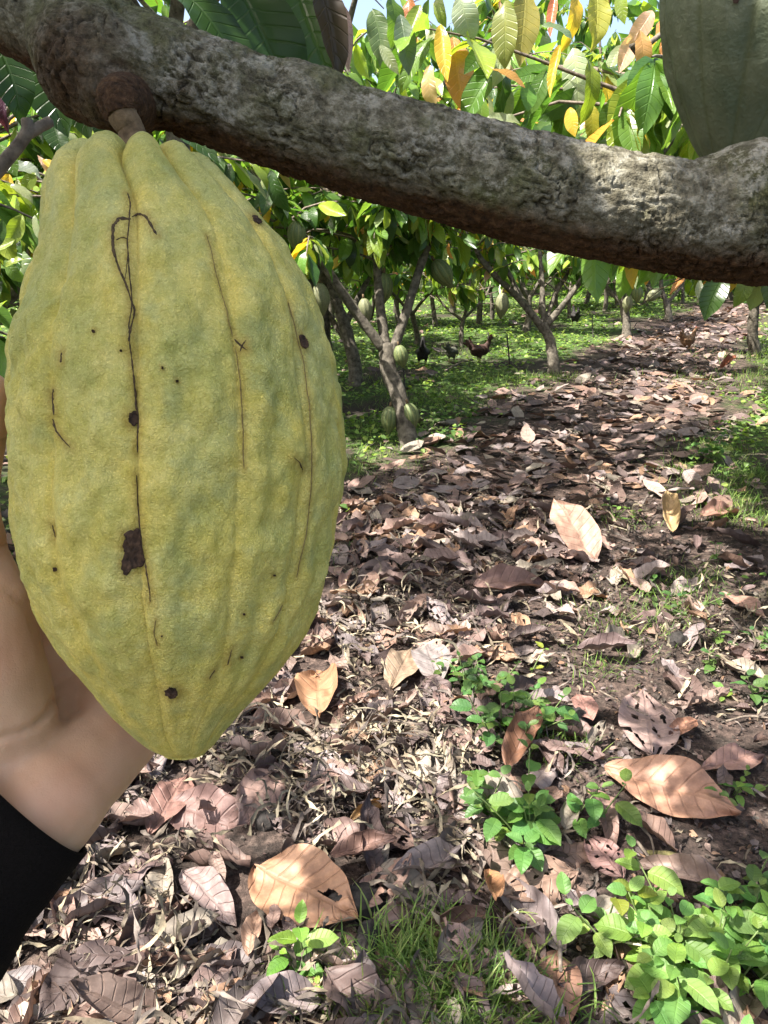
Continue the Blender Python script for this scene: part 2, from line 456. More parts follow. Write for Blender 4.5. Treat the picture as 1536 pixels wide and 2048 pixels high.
def pxpath(pts, dep, dd=0.0):
    """pixel polyline -> points at depth dep (dd: change of depth along it)"""
    n = len(pts); return [P(x, y, dep+dd*i/max(1, n-1)) for i, (x, y) in enumerate(pts)]
def depth_of(p): return float(proj(np.array(p))[2])
PAL_BG = [5, 6, 5, 3, .5, .35, .15, .8]
PAL_YEL = [4, 5, 5, 5, 1.2, .7, .4, 1]

b1 = gnd(820, 893); d1 = depth_of(b1)
cacao_tree(b1, [b1]+pxpath([(815, 870), (800, 800), (778, 740), (772, 690)], d1), [.125, .092, .08, .078, .07],
  [(pxpath([(772, 705), (705, 615), (620, 490), (545, 400), (470, 300), (400, 190)], d1, -.5), [.055, .046, .04, .034, .028, .018]),
   (pxpath([(772, 705), (760, 610), (752, 500), (738, 400), (715, 250), (690, 100)], d1, .3), [.055, .05, .045, .04, .03, .02]),
   (pxpath([(782, 712), (820, 600), (852, 500), (880, 420), (930, 290), (960, 150)], d1, .2), [.05, .044, .04, .036, .028, .02]),
   (pxpath([(748, 450), (690, 400), (610, 340), (520, 250)], d1, .8), [.03, .026, .02, .012])],
  'forked mottled-bark cacao tree nearest the path with two ribbed pods at its foot', [4, 6, 6, 5, .7, .3, .1, 1], 22, .95, 15, n_obj=300, seed=11, zmin=1.3, lsize=(.17, .3))
b0 = gnd(712, 765); d0 = depth_of(b0)
cacao_tree(b0, [b0]+pxpath([(708, 720), (692, 660), (672, 600)], d0), [.11, .09, .085, .075],
  [(pxpath([(672, 600), (640, 520), (600, 400), (560, 250)], d0), [.06, .05, .04, .02]),
   (pxpath([(690, 650), (735, 560), (770, 480), (790, 350)], d0, .4), [.05, .042, .035, .02]),
   (pxpath([(704, 700), (650, 620), (600, 560), (520, 460)], d0, .5), [.045, .04, .03, .02])],
  'dark leaning cacao trunk behind the right edge of the big yellow pod', PAL_BG, 20, .95, 15, n_obj=120, seed=12, zmin=1.15, lsize=(.17, .3))
b2 = gnd(1108, 755); d2 = depth_of(b2)
cacao_tree(b2, [b2]+pxpath([(1106, 720), (1100, 680), (1085, 650)], d2), [.10, .082, .075, .075],
  [(pxpath([(1085, 655), (1035, 595), (985, 545), (945, 490), (915, 400), (890, 280)], d2, -.3), [.06, .05, .044, .036, .028, .018]),
   (pxpath([(1085, 655), (1045, 600), (1010, 530), (985, 470), (975, 350)], d2, .4), [.05, .042, .036, .03, .02]),
   (pxpath([(1092, 652), (1130, 605), (1165, 555), (1190, 500), (1210, 380)], d2, .2), [.055, .046, .04, .034, .02]),
   (pxpath([(1090, 648), (1110, 590), (1145, 520), (1150, 400)], d2, .8), [.04, .034, .028, .02]), (pxpath([(1088, 650), (1080, 500), (1062, 300), (1050, 110), (1040, -60)], d2, .6), [.04, .036, .03, .024, .014])],
  'many-limbed cacao tree in the middle distance where grass meets the leaf path', PAL_YEL, 20, .95, 16, n_obj=150, seed=13, zmin=1.3, lsize=(.18, .32))
b3 = gnd(1254, 672); d3 = depth_of(b3)
cacao_tree(b3, [b3]+pxpath([(1252, 640), (1246, 605)], d3), [.10, .09, .085],
  [(pxpath([(1246, 608), (1210, 570), (1185, 520), (1165, 440)], d3), [.06, .05, .04, .02]),
   (pxpath([(1250, 605), (1275, 555), (1290, 500), (1300, 420)], d3, .5), [.05, .045, .035, .02]),
   (pxpath([(1248, 605), (1240, 540), (1225, 470)], d3, -.6), [.04, .035, .02]), (pxpath([(1248, 606), (1238, 450), (1215, 250), (1200, 90), (1195, -40)], d3), [.045, .04, .034, .026, .016])],
  'cacao tree with pods clustered at its low fork, right of the many-limbed tree', PAL_YEL, 22, 1.0, 20, n_obj=60, seed=14, zmin=1.3, lsize=(.18, .32))
b4 = gnd(1338, 642); d4 = depth_of(b4)
cacao_tree(b4, [b4]+pxpath([(1336, 620), (1332, 600)], d4), [.11, .095, .08],
  [(pxpath([(1332, 602), (1322, 570), (1325, 520), (1310, 420)], d4), [.06, .055, .05, .02]),
   (pxpath([(1336, 605), (1360, 575), (1372, 540), (1385, 430)], d4), [.05, .045, .04, .02]),
   (pxpath([(1330, 598), (1300, 575), (1280, 550), (1260, 450)], d4, .5), [.045, .04, .035, .02])],
  'small forked cacao tree just left of the far end of the leaf path', PAL_BG, 22, 1.0, 20, n_obj=40, seed=15, zmin=1.3, lsize=(.18, .32))
b5 = gnd(922, 692); d5 = depth_of(b5)
cacao_tree(b5, [b5]+pxpath([(923, 665), (926, 640)], d5), [.05, .045, .04],
  [(pxpath([(926, 641), (900, 622), (880, 600), (850, 540)], d5), [.03, .026, .02, .012]),
   (pxpath([(926, 640), (935, 610), (940, 570), (930, 480)], d5), [.032, .028, .024, .014]),
   (pxpath([(926, 640), (950, 615), (975, 585), (1000, 500)], d5, .3), [.028, .024, .02, .012])],
  'slender young cacao tree with thin stem on the grass behind the hens', PAL_YEL, 12, .8, 16, n_obj=60, seed=16, zmin=1.1)
def auto_tree(px, py, label, seed, hfork=.75, rt=.07, nl=3, L=1.6, pal=PAL_BG, n_obj=0, nsub=8, per=12, zmin=1.3, base=None, lsize=(.17, .3), sub_len=.85, droop=.75):
    r = np.random.default_rng(seed); b = gnd(px, py) if base is None else np.array(base, float)
    lean = r.normal(0, .10, 2); fk = b+np.array([lean[0], lean[1], hfork])
    limbs = []
    a0 = r.uniform(0, 6.28)
    for k in range(nl):
        a = a0+k*6.283/nl+r.normal(0, .3); d = np.array([math.cos(a)*.75, math.sin(a)*.75, .85]); q = [fk-np.array([0, 0, .05])]
        for s in range(4):
            d = d+r.normal(0, .12, 3); d /= np.linalg.norm(d); q.append(q[-1]+d*L/4)
        limbs.append((q, np.array([.7, .6, .5, .4, .22])*rt))
    return cacao_tree(b, [b, b+(fk-b)*.5+r.normal(0, .02, 3), fk], [rt*1.35, rt*1.05, rt], limbs, label, pal, nsub, sub_len, per, lsize, n_obj, seed, None, zmin, droop=droop)
auto = [
 ((836, 688), 'thin far cacao tree directly above the dark hen beside the near trunk', .6, .05), ((872, 655), 'far cacao tree seen between the near trunk and the young tree', .8, .05),
 ((958, 652), 'pale-stemmed far cacao tree just right of the slender young tree', .9, .06), ((1052, 665), 'shaded cacao tree behind the left limbs of the many-limbed tree', .7, .07),
 ((1172, 610), 'far cacao tree behind the gap right of the many-limbed tree', .8, .07), ((1210, 622), 'leaning far cacao tree left of the tree with clustered pods', .7, .06),
 ((1425, 605), 'far cacao tree beside the path end under the right of the branch', .8, .08), ((1010, 618), 'farthest thin cacao tree on the sunny grass left of centre', .8, .07),
 ((905, 625), 'tiny far cacao tree on the bright grass behind the slender young tree', .8, .07), ((1290, 612), 'far cacao tree between the two right-hand forked trees', .8, .07),
 ((1110, 618), 'far cacao tree showing behind the right limb of the many-limbed tree', .8, .07), ((800, 655), 'far cacao tree showing through the fork of the near trunk', .8, .06),
 ((1500, 585), 'farthest cacao tree at the right end of the leaf path', .8, .08), ((660, 660), 'far cacao tree half hidden by the right edge of the big pod', .8, .07), ((590, 640), 'far cacao tree hidden low behind the big pod with its crown above the pod shoulder', .8, .07)]
auto += [((740, 640), 'far thin cacao tree just left of the near trunk fork', .7, .045), ((985, 640), 'far thin cacao tree right of the pale-stemmed tree', .7, .045), ((1080, 630), 'far thin cacao tree seen through the fork of the many-limbed tree', .7, .045), ((1140, 640), 'far thin cacao tree beside the dark hen at right', .7, .045), ((1235, 618), 'far thin cacao tree behind the clustered-pod tree', .7, .05), ((1365, 608), 'far thin cacao tree right of the small forked tree', .8, .05), ((1460, 598), 'far thin cacao tree behind the leaf hanging under the branch', .8, .05), ((935, 612), 'farthest pale cacao tree above the slender young tree fork', .8, .05)]
for k, ((x, y), lb, hf, rt) in enumerate(auto):
    auto_tree(x, y, lb, 40+k, hf, rt, pal=PAL_YEL if k % 2 else PAL_BG, nsub=13, per=16, zmin=.85, lsize=(.2, .34), L=1.5, sub_len=.9, droop=1.1)
# trees at the frame's sides: their trunks stand outside the picture, their leaves fill its upper corners
def clip_right(T):
    x, y, d = proj(T); return (d < 1.5) | (y < 330) | (x > 1600)
tr_ = auto_tree(0, 0, 'leafy cacao tree with yellow and orange new leaves above the branch at right', 71, .9, .09, 5, 2.1, [3, 5, 5, 4, 1.6, 1.2, .7, 1.5], 260, 24, 18, 1.5, base=(2.25, 3.7, -.02), lsize=(.18, .3), sub_len=.9)
tl_ = auto_tree(0, 0, 'leafy cacao tree with bright yellow-green leaves left of the big pod', 72, .7, .09, 5, 2.0, [2.5, 4, 6, 8, .7, .2, .1, 1.2], 260, 24, 18, .7, base=(-2.5, 3.9, -.02), lsize=(.15, .26), sub_len=.9)
tc_ = auto_tree(0, 0, 'cacao tree whose crown fills the gap above the middle of the branch', 73, .9, .08, 5, 2.2, PAL_YEL, 120, 22, 18, 1.6, base=(-.85, 7.4, -.02), sub_len=1.0)
auto_tree(0, 0, 'tall cacao tree far behind the stalk, its crown above the middle of the branch', 75, 2.0, .08, 5, 3.0, PAL_YEL, 0, 11, 13, 2.6, base=(-.7, 9.6, -.02), lsize=(.2, .34), sub_len=1.2)
auto_tree(0, 0, 'tall cacao tree beyond the right edge, crown behind the hanging green pod', 76, 2.0, .08, 5, 3.2, PAL_YEL, 0, 14, 14, 2.4, base=(6.0, 8.8, -.02), lsize=(.2, .34), sub_len=1.2)
auto_tree(0, 0, 'tall cacao tree added to shade the path, trunk behind the big pod, crown above frame', 74, 2.5, .07, 4, 1.7, PAL_BG, 0, 15, 15, 2.95, base=(-1.15, 4.6, -.02), sub_len=.9)  # added tree: its crown above the frame casts shade bands on the path
for k, (bx, by) in enumerate([(-5.0, 6.2), (-2.2, 8.2), (-4.8, 10.5), (4.6, 7.4), (5.5, 11.5), (-1.2, 12.5), (4.9, 9.2), (3.45, 5.5)]):
    auto_tree(0, 0, ['cacao tree in the deep shade at the far left edge', 'cacao tree behind the left shoulder of the big pod', 'far left cacao tree behind the leaves beside the pod', 'cacao tree right of the path behind the hanging green pod', 'far right cacao tree beyond the hanging green pod', 'cacao tree far back behind the stalk of the big pod', 'far right cacao tree with its crown above the right half of the branch', 'cacao tree behind the orange-leaved tree, its crown filling the gap left of the green pod'][k],
      80+k, .8, .08, 4, 2.0 if k < 6 else 2.7, PAL_BG if k % 2 else PAL_YEL, 0, 22, 18, 1.0 if k < 3 else 1.35, base=(bx, by, -.02), lsize=(.18, .3))

# far wood behind the plantation: reads as one mass
def far_wood():
    sc = Scatter(); r = np.random.default_rng(5); n = 20000
    a = r.uniform(-.85, .85, n); d = r.uniform(26, 60, n); x = np.sin(a)*d; y = np.cos(a)*d
    q = np.stack([x*.14, y*.14, x*0], -1)
    top = 6.5+2.5*noise(q, 31)+d*.07
    z = r.uniform(0, 1, n)**.9*top+.25
    T = np.stack([x, y, z], -1); D = r.normal(0, 1, (n, 3)); D[:, 2] -= .7; N = r.normal(0, .5, (n, 3)); N[:, 2] += 1
    R = frames(D, N); S = r.uniform(.6, 1.4, n); tint = pick(n, [4, 6, 5, 3, .2, .1, .1, .8])
    FT = [leaf_grid(3, 1, .42, c, .3, .0, .2, 20+k, .48) for k, c in enumerate([.5, .9, .2, 1.1, -.3])]
    for k in range(len(GT)):
        j = np.arange(k, n, len(GT)); sc.add(FT[k], R[j], S[j], T[j], tint[j])
    o = link('far_wood', sc.build('far_wood', M_LEAF)); tag(o, 'far mass of green foliage closing off the plantation', 'wood', kind='stuff')
far_wood()

# ------------------------------------------------------------------ foreground tree: the big branch
def bark_material():
    m, nt, b = newmat('mottled_bark'); L = nt.links
    geo = nt.nodes.new('ShaderNodeNewGeometry'); pos = geo.outputs['Position']
    sep = nt.nodes.new('ShaderNodeSeparateXYZ'); L.new(attr(nt, 'bark', 'Vector'), sep.inputs[0])
    height, under, red = sep.outputs
    n1 = tnoise(nt, 130, 7, .72, vec=pos); n2 = tnoise(nt, 330, 5, .7, vec=pos); n3 = tnoise(nt, 24, 5, .65, vec=pos); n4 = tnoise(nt, 900, 3, .6, vec=pos)
    base = ramp(nt, n1, [(.34, (.050, .043, .028)), (.5, (.165, .150, .105)), (.64, (.34, .32, .25))])
    moss = ramp(nt, n2, [(.35, (.055, .062, .020)), (.7, (.17, .175, .07))])
    base = mixc(nt, rmp(nt, n3, .44, .60, 0, .75), base, moss)
    n6 = tnoise(nt, 38, 3, .55, vec=pos, dist=.6)
    lich = math_(nt, 'MULTIPLY', rmp(nt, math_(nt, 'ADD', n1, math_(nt, 'MULTIPLY', n2, .8)), .84, 1.02, 0, .9), rmp(nt, n6, .47, .60))
    base = mixc(nt, math_(nt, 'MULTIPLY', lich, .75), base, (.42, .40, .345)); base = mixc(nt, rmp(nt, n2, .5, .33, 0, .6), base, mixc(nt, 1.0, base, (.35, .33, .28), 'MULTIPLY'))
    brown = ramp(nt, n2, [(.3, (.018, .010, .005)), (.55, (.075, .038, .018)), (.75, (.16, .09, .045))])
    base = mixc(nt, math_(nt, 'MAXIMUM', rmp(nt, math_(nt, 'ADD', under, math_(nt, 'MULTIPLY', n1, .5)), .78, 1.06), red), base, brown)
    base = mixc(nt, rmp(nt, math_(nt, 'ADD', height, math_(nt, 'MULTIPLY', n2, .25)), .25, -.1, 0, .9), base, (.022, .017, .011))
    L.new(base, b.inputs['Base Color']); b.inputs['Roughness'].default_value = .92; b.inputs['Specular IOR Level'].default_value = .2
    bump(nt, b, math_(nt, 'ADD', math_(nt, 'MULTIPLY', n2, 1.0), math_(nt, 'MULTIPLY', n4, .5)), 1.0, .003)
    return m
M_BARK = bark_material()
def rough_tube(pts, rad, nu, nv, blobs=(), amp=1.0, red=0.0):
    """branch with plated bark; blobs: (point, radius, height, redness) swellings"""
    path = np.asarray(pts, float); rad = np.asarray(rad, float)
    V, Q, T = tube(path, rad, nv, 0, 0, False, nu)
    n = nv; Vr = V.reshape(nu, nv, 3); c = Vr.mean(1, keepdims=True); N = Vr-c; rr = np.linalg.norm(N, axis=-1, keepdims=True); N = N/rr
    s = np.concatenate([[0], np.cumsum(np.linalg.norm(np.diff(c[:, 0], axis=0), axis=1))])
    ang = np.linspace(0, 2*np.pi, nv, endpoint=False)
    # coordinates: along, and around as a closed circle
    k = rr[..., 0].mean()
    A = np.stack([np.repeat(s[:, None], nv, 1), np.cos(ang)[None]*k+s[:, None]*0, np.sin(ang)[None]*k+s[:, None]*0], -1)
    warp = np.stack([fbm(A*60, 3, 41), fbm(A*60+9, 3, 42), fbm(A*60+19, 3, 43)], -1)*.004
    B = A+warp
    r1 = 1-np.abs(noise(B*np.array([150, 400, 400]), 44)); r2 = 1-np.abs(noise(B*np.array([300, 620, 620])+3, 45))
    crack = np.clip((r1-.80)/.2, 0, 1)*np.clip(.35+noise(A*45, 46)*1.3, 0, 1)
    crack2 = np.clip((r2-.82)/.18, 0, 1)*np.clip(.3+noise(A*80, 47)*1.2, 0, 1)
    rings = np.clip((1-np.abs(noise(np.stack([B[..., 0]*38, B[..., 1]*6, B[..., 2]*6], -1), 48))-.93)/.07, 0, 1)*np.clip(noise(A*14, 49)*2, 0, 1)
    plate = fbm(B*np.array([160, 320, 320]), 3, 50)
    lump = fbm(A*22, 3, 51)
    h = .0015*lump+.0014*plate-.0024*crack-.0014*crack2-.0010*rings
    up = N[..., 2]
    redm = np.full(h.shape, red)
    Vn = Vr+N*(amp*h)[..., None]
    for (bp, br, bh, rd) in blobs:
        d = np.linalg.norm(Vr-np.asarray(bp), axis=-1)/br
        w = np.clip(1-d*d, 0, 1)**1.5
        dirv = N
        Vn = Vn+dirv*(w*bh)[..., None]; redm = np.maximum(redm, w*rd*1.5)
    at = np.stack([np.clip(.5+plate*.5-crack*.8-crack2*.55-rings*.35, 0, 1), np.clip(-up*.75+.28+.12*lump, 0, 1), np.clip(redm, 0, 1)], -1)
    return Vn.reshape(-1, 3), Q, at.reshape(-1, 3)
DBR = .335
cen = [(-420, -290, .42), (-200, -140, .385), (0, -22, .36), (200, 82, .347), (400, 163, .34), (700, 268, .338), (1000, 350, .34), (1200, 396, .342), (1400, 430, .345), (1560, 440, .348), (1800, 470, .36), (2150, 560, .40)]
brad_px = [92, 96, 102, 108, 105, 110, 113, 115, 117, 126, 150, 165]
bpts = [P(x, y+13, d) for x, y, d in cen]; brad = [.915*w*d/F for w, (_, _, d) in zip(brad_px, cen)]
blobs = [(P(130, 165, .322), .040, .024, .75), (P(135, 120, .315), .018, .010, .4), (P(325, 222, .315), .022, .010, .8), (P(262, 205, .325), .022, .010, .8), (P(1530, 318, .33), .030, .010, 0), (P(640, 130, .325), .02, .003, 0)]
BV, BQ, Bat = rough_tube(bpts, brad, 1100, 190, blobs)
fg_base = np.array([.98, .62, 0.0])
fg = empty('cacao_tree', fg_base, 'foreground cacao tree whose thick lichen-mottled branch crosses the top of the picture', 'tree')
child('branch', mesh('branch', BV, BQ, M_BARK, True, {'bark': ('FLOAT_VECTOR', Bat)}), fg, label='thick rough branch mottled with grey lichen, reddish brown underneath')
j0 = bpts[-1]
tp = [fg_base+np.array([0, 0, -.05]), fg_base+np.array([.02, -.02, .45]), fg_base+np.array([-.02, -.06, .95]), fg_base+np.array([-.05, -.12, 1.25]), fg_base+np.array([-.02, -.2, 1.7]), fg_base+np.array([-.15, -.45, 2.4])]
V, Q, at = rough_tube(tp, [.11, .085, .075, .07, .045, .03], 260, 90, amp=1.3)
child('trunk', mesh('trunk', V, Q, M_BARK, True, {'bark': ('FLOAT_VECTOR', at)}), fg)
V, Q, at = rough_tube([j0, j0+(bpts[-1]-bpts[-2])*.5, fg_base+np.array([-.05, -.1, 1.05]), fg_base+np.array([0, -.05, .9])], [brad[-1]*.99, .046, .055, .05], 120, 90)
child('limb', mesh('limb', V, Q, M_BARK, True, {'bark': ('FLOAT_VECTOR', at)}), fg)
far_end = bpts[0]
lim2 = [far_end, far_end+np.array([-.16, .08, .12]), far_end+np.array([-.45, .2, .40]), far_end+np.array([-.8, .3, .8])]
V, Q, at = rough_tube(lim2, [brad[0]*.99, .022, .018, .010], 120, 60)
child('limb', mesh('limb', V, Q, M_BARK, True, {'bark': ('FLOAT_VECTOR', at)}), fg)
# upper limb that carries the second pod, above the frame
pod2_top = P(1545, -365, .47)
up_l = [fg_base+np.array([-.03, -.12, 1.3]), pod2_top+np.array([.35, .05, .0]), pod2_top+np.array([0, .01, .055]), pod2_top+np.array([-.5, .15, .28]), pod2_top+np.array([-1.1, .5, .65])]
V, Q, at = rough_tube(up_l, [.04, .032, .026, .02, .012], 260, 60)
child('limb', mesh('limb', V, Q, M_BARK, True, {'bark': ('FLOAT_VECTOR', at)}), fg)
# crown overhead: sub-branches reach out over the camera's foreground and shade it
def fg_crown():
    r = np.random.default_rng(91); br = []; tw = Acc()
    starts = [lim2[3], up_l[4], tp[5], lim2[2], up_l[3]]
    spread = []
    for k in range(47):
        x = r.uniform(-3.5, .9); y = r.uniform(-.1, 4.4); z = r.uniform(2.35, 3.1)
        if (x > -.7 and y > 1.7) or (x < -1.9 and y > 2.3): continue
        spread.append((x, y, z))
    for k in range(12):  # extra clusters added along the sun line to keep pod and hand shaded
        q = P(250+r.uniform(-500, 450), 950+r.uniform(-700, 800), .3)+np.array(TO_SUN)*r.uniform(.85, 1.5); spread.append(tuple(q))
    for (x, y, z) in spread:
        e = np.array([x, y, z]); s0 = min(starts, key=lambda q: np.linalg.norm(q-e)); mid = (s0+e)/2+np.array([0, 0, .25])+r.normal(0, .08, 3)
        t = np.linspace(0, 1, 7)[:, None]; b = (1-t)**2*s0+2*t*(1-t)*mid+t*t*e
        br.append(b[3:]); tw.add(*tube(b, np.linspace(.014, .004, 7), 6, 0, 0, False))
        for q in sub_branches(b[3:], 3, .45, int(x*1000) % 977+7):
            br.append(q); tw.add(*tube(q, np.linspace(.007, .003, len(q)), 5, 0, 0, False))
    T, D, N = leaves_on(br, 12, 92)
    # openings in the crown, where the sun comes through in patches
    sh = T[:, :2]-np.array([TO_SUN.x, TO_SUN.y])/TO_SUN.z*T[:, 2:3]; gap = np.zeros(len(T), bool)
    for (gx_, gy_, gr) in [(1390, 1900, .30), (1320, 1610, .20), (600, 1990, .24), (1130, 990, .55), (1000, 1640, .12), (640, 1400, .10), (440, 1640, .09), (830, 1560, .10), (1500, 1020, .4), (1300, 800, .8)]:
        g = gp(gx_, gy_)[:2]; gap |= np.linalg.norm(sh-g, axis=1) < gr*(.8+.4*rng.random(len(T)))
    su = np.array(TO_SUN)
    for q, gr in ((P(1450, 365, .33), .045), (P(1490, 60, .43), .035)):
        v = T-q; gap |= np.linalg.norm(v-(v @ su)[:, None]*su, axis=1) < gr
    T, D, N = T[~gap], D[~gap], N[~gap]
    px, py, dep = proj(T)
    vis = (dep > .05) & (py > -60) & (px > -80) & (px < 1620) & (dep < 3.3)
    ok = (T[:, 2] > 1.9) & ~vis
    T, D, N = T[ok], D[ok], N[ok]; n = len(T)
    S = r.uniform(.18, .29, n); R = frames(D, N); tint = pick(n, [6, 6, 3, 1, .1, .05, .05, .2])
    sc = Scatter(); w = r.integers(len(GT), size=n)
    for k, t in enumerate(GT): j = np.where(w == k)[0]; sc.add(t, R[j], S[j], T[j], tint[j])
    child('crown', sc.build('crown', M_LEAF), fg, 'stuff'); child('twig', tw.build('twig', M_TWIG), fg, 'stuff')
fg_crown()
def hang(root, px, py, dep, len_px, ang, color, var=0, face=.6, wide=1.0, roll=0.0):
    """one leaf whose stalk end is at the pixel; ang: image direction towards the tip (90 = straight down)"""
    a = math.radians(ang); L = len_px*dep/F
    d = _R @ np.array([math.cos(a), -math.sin(a), .18]); n = _R @ np.array([roll, .55, face])
    T = P(px, py, dep)
    link('leaf', GH[var % len(GH)], root, mat4=mat4(frames(d[None], n[None])[0], (L, L*wide, L), T-np.array(root.location)), color=color)
DK, DK2 = (.022, .052, .012), (.035, .075, .014)
for (x, y, dp, L, a, c, v, w) in [
  (455, -60, .95, 330, 60, DK, 0, 1.2), (560, -110, 1.0, 330, 70, DK2, 2, 1.1), (350, -30, .9, 260, 40, DK, 1, 1.1), (620, -90, .85, 280, 72, (.05, .04, .035), 4, .6), (520, -40, 1.2, 260, 50, DK2, 3, 1.0),
  (668, -10, 1.25, 150, 78, (.30, .21, .27), 0, .8), (420, -90, 1.3, 300, 35, DK2, 2, 1.0), (640, -60, 1.4, 200, 100, LITEG, 1, .9),
  (70, 90, .9, 190, 70, DK, 0, 1.4), (-20, 60, .8, 190, 60, DK, 1, 1.2), (150, 120, 1.1, 170, 80, DK2, 2, 1.2), (10, 180, 1.0, 90, 100, (.045, .012, .03), 3, .6), (175, 190, 1.3, 130, 60, DK, 4, 1.1), (330, 230, 1.5, 150, 40, DK, 2, 1.0),
  (1450, 545, .75, 105, 120, DK2, 0, 1.3), (1500, 540, .8, 80, 110, (.11, .15, .03), 1, 1.1), (1400, 560, .9, 40, 100, (.25, .28, .2), 2, 1.0)]:
    hang(fg, x, y, dp, L, a, c, v, wide=w)
# broken twig at left
tg = Acc()
tg.add(*tube([P(-60, 400, .62), P(0, 335, .62), P(38, 290, .62), P(55, 262, .62), P(54, 240, .62)], [.006, .0055, .005, .005, .0045], 8, .08, 3, True, 14))
tg.add(*tube([P(48, 272, .62), P(70, 258, .625), P(102, 243, .63)], [.005, .0045, .0042], 8, .08, 4, True, 8))
child('twig', tg.build('twig', M_TWIG), fg)

# lit, hanging new leaves of the right-hand and left-hand trees (large enough to pick apart)
for k, (x, y, L, a, c, w) in enumerate([
  (905, 75, 150, 82, ORA, .9), (945, 130, 95, 95, (.40, .17, .06), 1.0), (880, 50, 120, 85, YEL, .6), (860, 130, 90, 100, (.45, .33, .16), .8), (965, 150, 70, 30, PALE, 1.2), (985, 140, 75, 20, (.30, .17, .05), 1.0),
  (1145, 95, 140, 85, (.30, .36, .22), .9), (1120, 90, 115, 105, YEL, .4), (1175, 115, 130, 75, YELG, .7), (1195, 125, 120, 65, (.25, .32, .12), .8), (1140, 215, 60, 88, YEL, 1.0), (1180, 210, 75, 80, (.28, .26, .03), 1.0),
  (1265, 70, 85, 110, PINK, .9), (1280, 60, 95, 80, (.42, .24, .10), .8), (1300, 70, 110, 92, YEL, .7), (1320, 25, 60, 60, ORA, .9), (1305, 20, 80, 120, PINK, 1.0), (1245, 90, 70, 120, PALE, .9),
  (920, -10, 90, 80, (.22, .28, .2), 1.3), (985, -20, 90, 50, YELG, .9), (1050, -20, 150, 92, (.22, .20, .05), .9), (1010, 0, 130, 95, (.18, .20, .06), .9), (1110, -10, 90, 100, (.40, .14, .08), .5), (1150, -20, 120, 85, YEL, .6), (1190, -30, 130, 85, (.30, .30, .06), .8), (1240, -20, 70, 90, YELG, .8),
  (1085, 50, 80, 10, (.12, .18, .10), .9), (1055, 165, 60, 90, (.10, .22, .04), 1.4), (1000, 165, 70, 70, PALE, 1.0), (1040, 250, 70, 200, PALE, .8), (1220, 205, 70, 100, LITEG, 1.2), (1270, 215, 80, 60, LITEG, 1.1), (1330, 250, 90, 130, LITEG, .9), (1290, 160, 80, 120, PALE, .9), (1330, 190, 90, 150, PALE, .8),
  (800, 30, 120, 80, (.10, .14, .10), .8), (820, -10, 110, 95, (.30, .12, .05), .7), (840, 10, 90, 110, YELG, .8), (780, -10, 100, 70, LITEG, 1.0), (745, 20, 120, 75, (.10, .15, .06), .9), (760, 90, 70, 60, PALE, .7)]):
    hang(tr_, x, y, 2.75+.25*math.sin(k*2.3), L, a, c, k, wide=w*1.25, face=.8, roll=.5*math.sin(k*1.7))
for k, (x, y, L, a, c, w) in enumerate([
  (0, 290, 70, 60, LITEG, 1.2), (70, 345, 45, 120, YELG, 1.3), (85, 320, 40, 30, (.40, .30, .04), .9), (75, 310, 50, 50, PINK, .5), (45, 430, 75, 110, YELG, 1.0), (70, 430, 60, 80, PALE, .8), (20, 370, 60, 20, PALE, .9), (30, 480, 60, 150, YELG, 1.0), (10, 520, 60, 60, LITEG, 1.0),
  (50, 520, 45, 170, YELG, 1.1), (5, 440, 60, 100, DK2, 1.0), (15, 600, 60, 140, YELG, 1.0), (100, 230, 90, 70, DK, 1.2), (130, 260, 60, 40, PALE, .8), (20, 330, 70, 10, (.16, .2, .16), 1.0)]):
    hang(tl_, x, y, 1.9+.2*math.sin(k*1.9), L, a, c, k, wide=w*1.2, face=.6, roll=.6*math.sin(k*2.1))

# ------------------------------------------------------------------ the big cacao pod
DP = .30
tab = np.array([[262, 283, 8], [264, 283, 95], [270, 282, 135], [285, 281, 158], [315, 281, 176], [350, 281, 190], [400, 292, 207], [450, 311, 228], [500, 330, 252], [560, 337, 277], [620, 343, 300], [700, 345, 323], [780, 348, 335], [850, 350, 340], [930, 351, 338], [1000, 351, 333], [1080, 351, 321], [1150, 352, 304], [1200, 355, 284], [1250, 358, 260], [1300, 361, 226], [1350, 364, 184], [1400, 360, 140], [1430, 358, 116], [1460, 360, 92], [1490, 366, 68], [1505, 371, 48], [1513, 375, 25], [1516, 376, 6]], float)
_ty = np.linspace(0, 1, 60)
def smooth_tab(y, col):
    return np.interp(y, tab[:, 0], tab[:, col])
FUR = np.radians([-166, -138, -108, -75, -44, -13.5, 16.8, 42, 72, 103, 135, 165])
_py = np.linspace(262, 1516, 400)
_k = np.hanning(15); _k /= _k.sum()
def _sm(v):
    for _ in range(2): v = np.convolve(np.pad(v, 7, 'edge'), _k, 'valid')
    return v
_cx, _w = _sm(np.interp(_py, tab[:, 0], tab[:, 1]))-3, np.interp(_py, tab[:, 0], tab[:, 2])+6*np.clip((_py-300)/200, 0, 1)*np.clip((1480-_py)/100, 0, 1)
_w[10:-4] = _sm(_w)[10:-4]; _w *= 1+.05*np.exp(-((_py-1420)/70)**2)+.035*np.exp(-((_py-1280)/110)**2)
_tl, _tr = np.arctan((_cx-_w-768)/F), np.arctan((_cx+_w-768)/F)
_mid, _half = (_tl+_tr)/2, (_tr-_tl)/2
_rad = DP/np.cos(_mid)*np.sin(_half)
def pod_surface(nu, nv):
    t = np.linspace(0, 1, nu); y = 262+(1516-262)*(.5-.5*np.cos(np.pi*t))
    return y, np.linspace(-np.pi, np.pi, nv, endpoint=False)
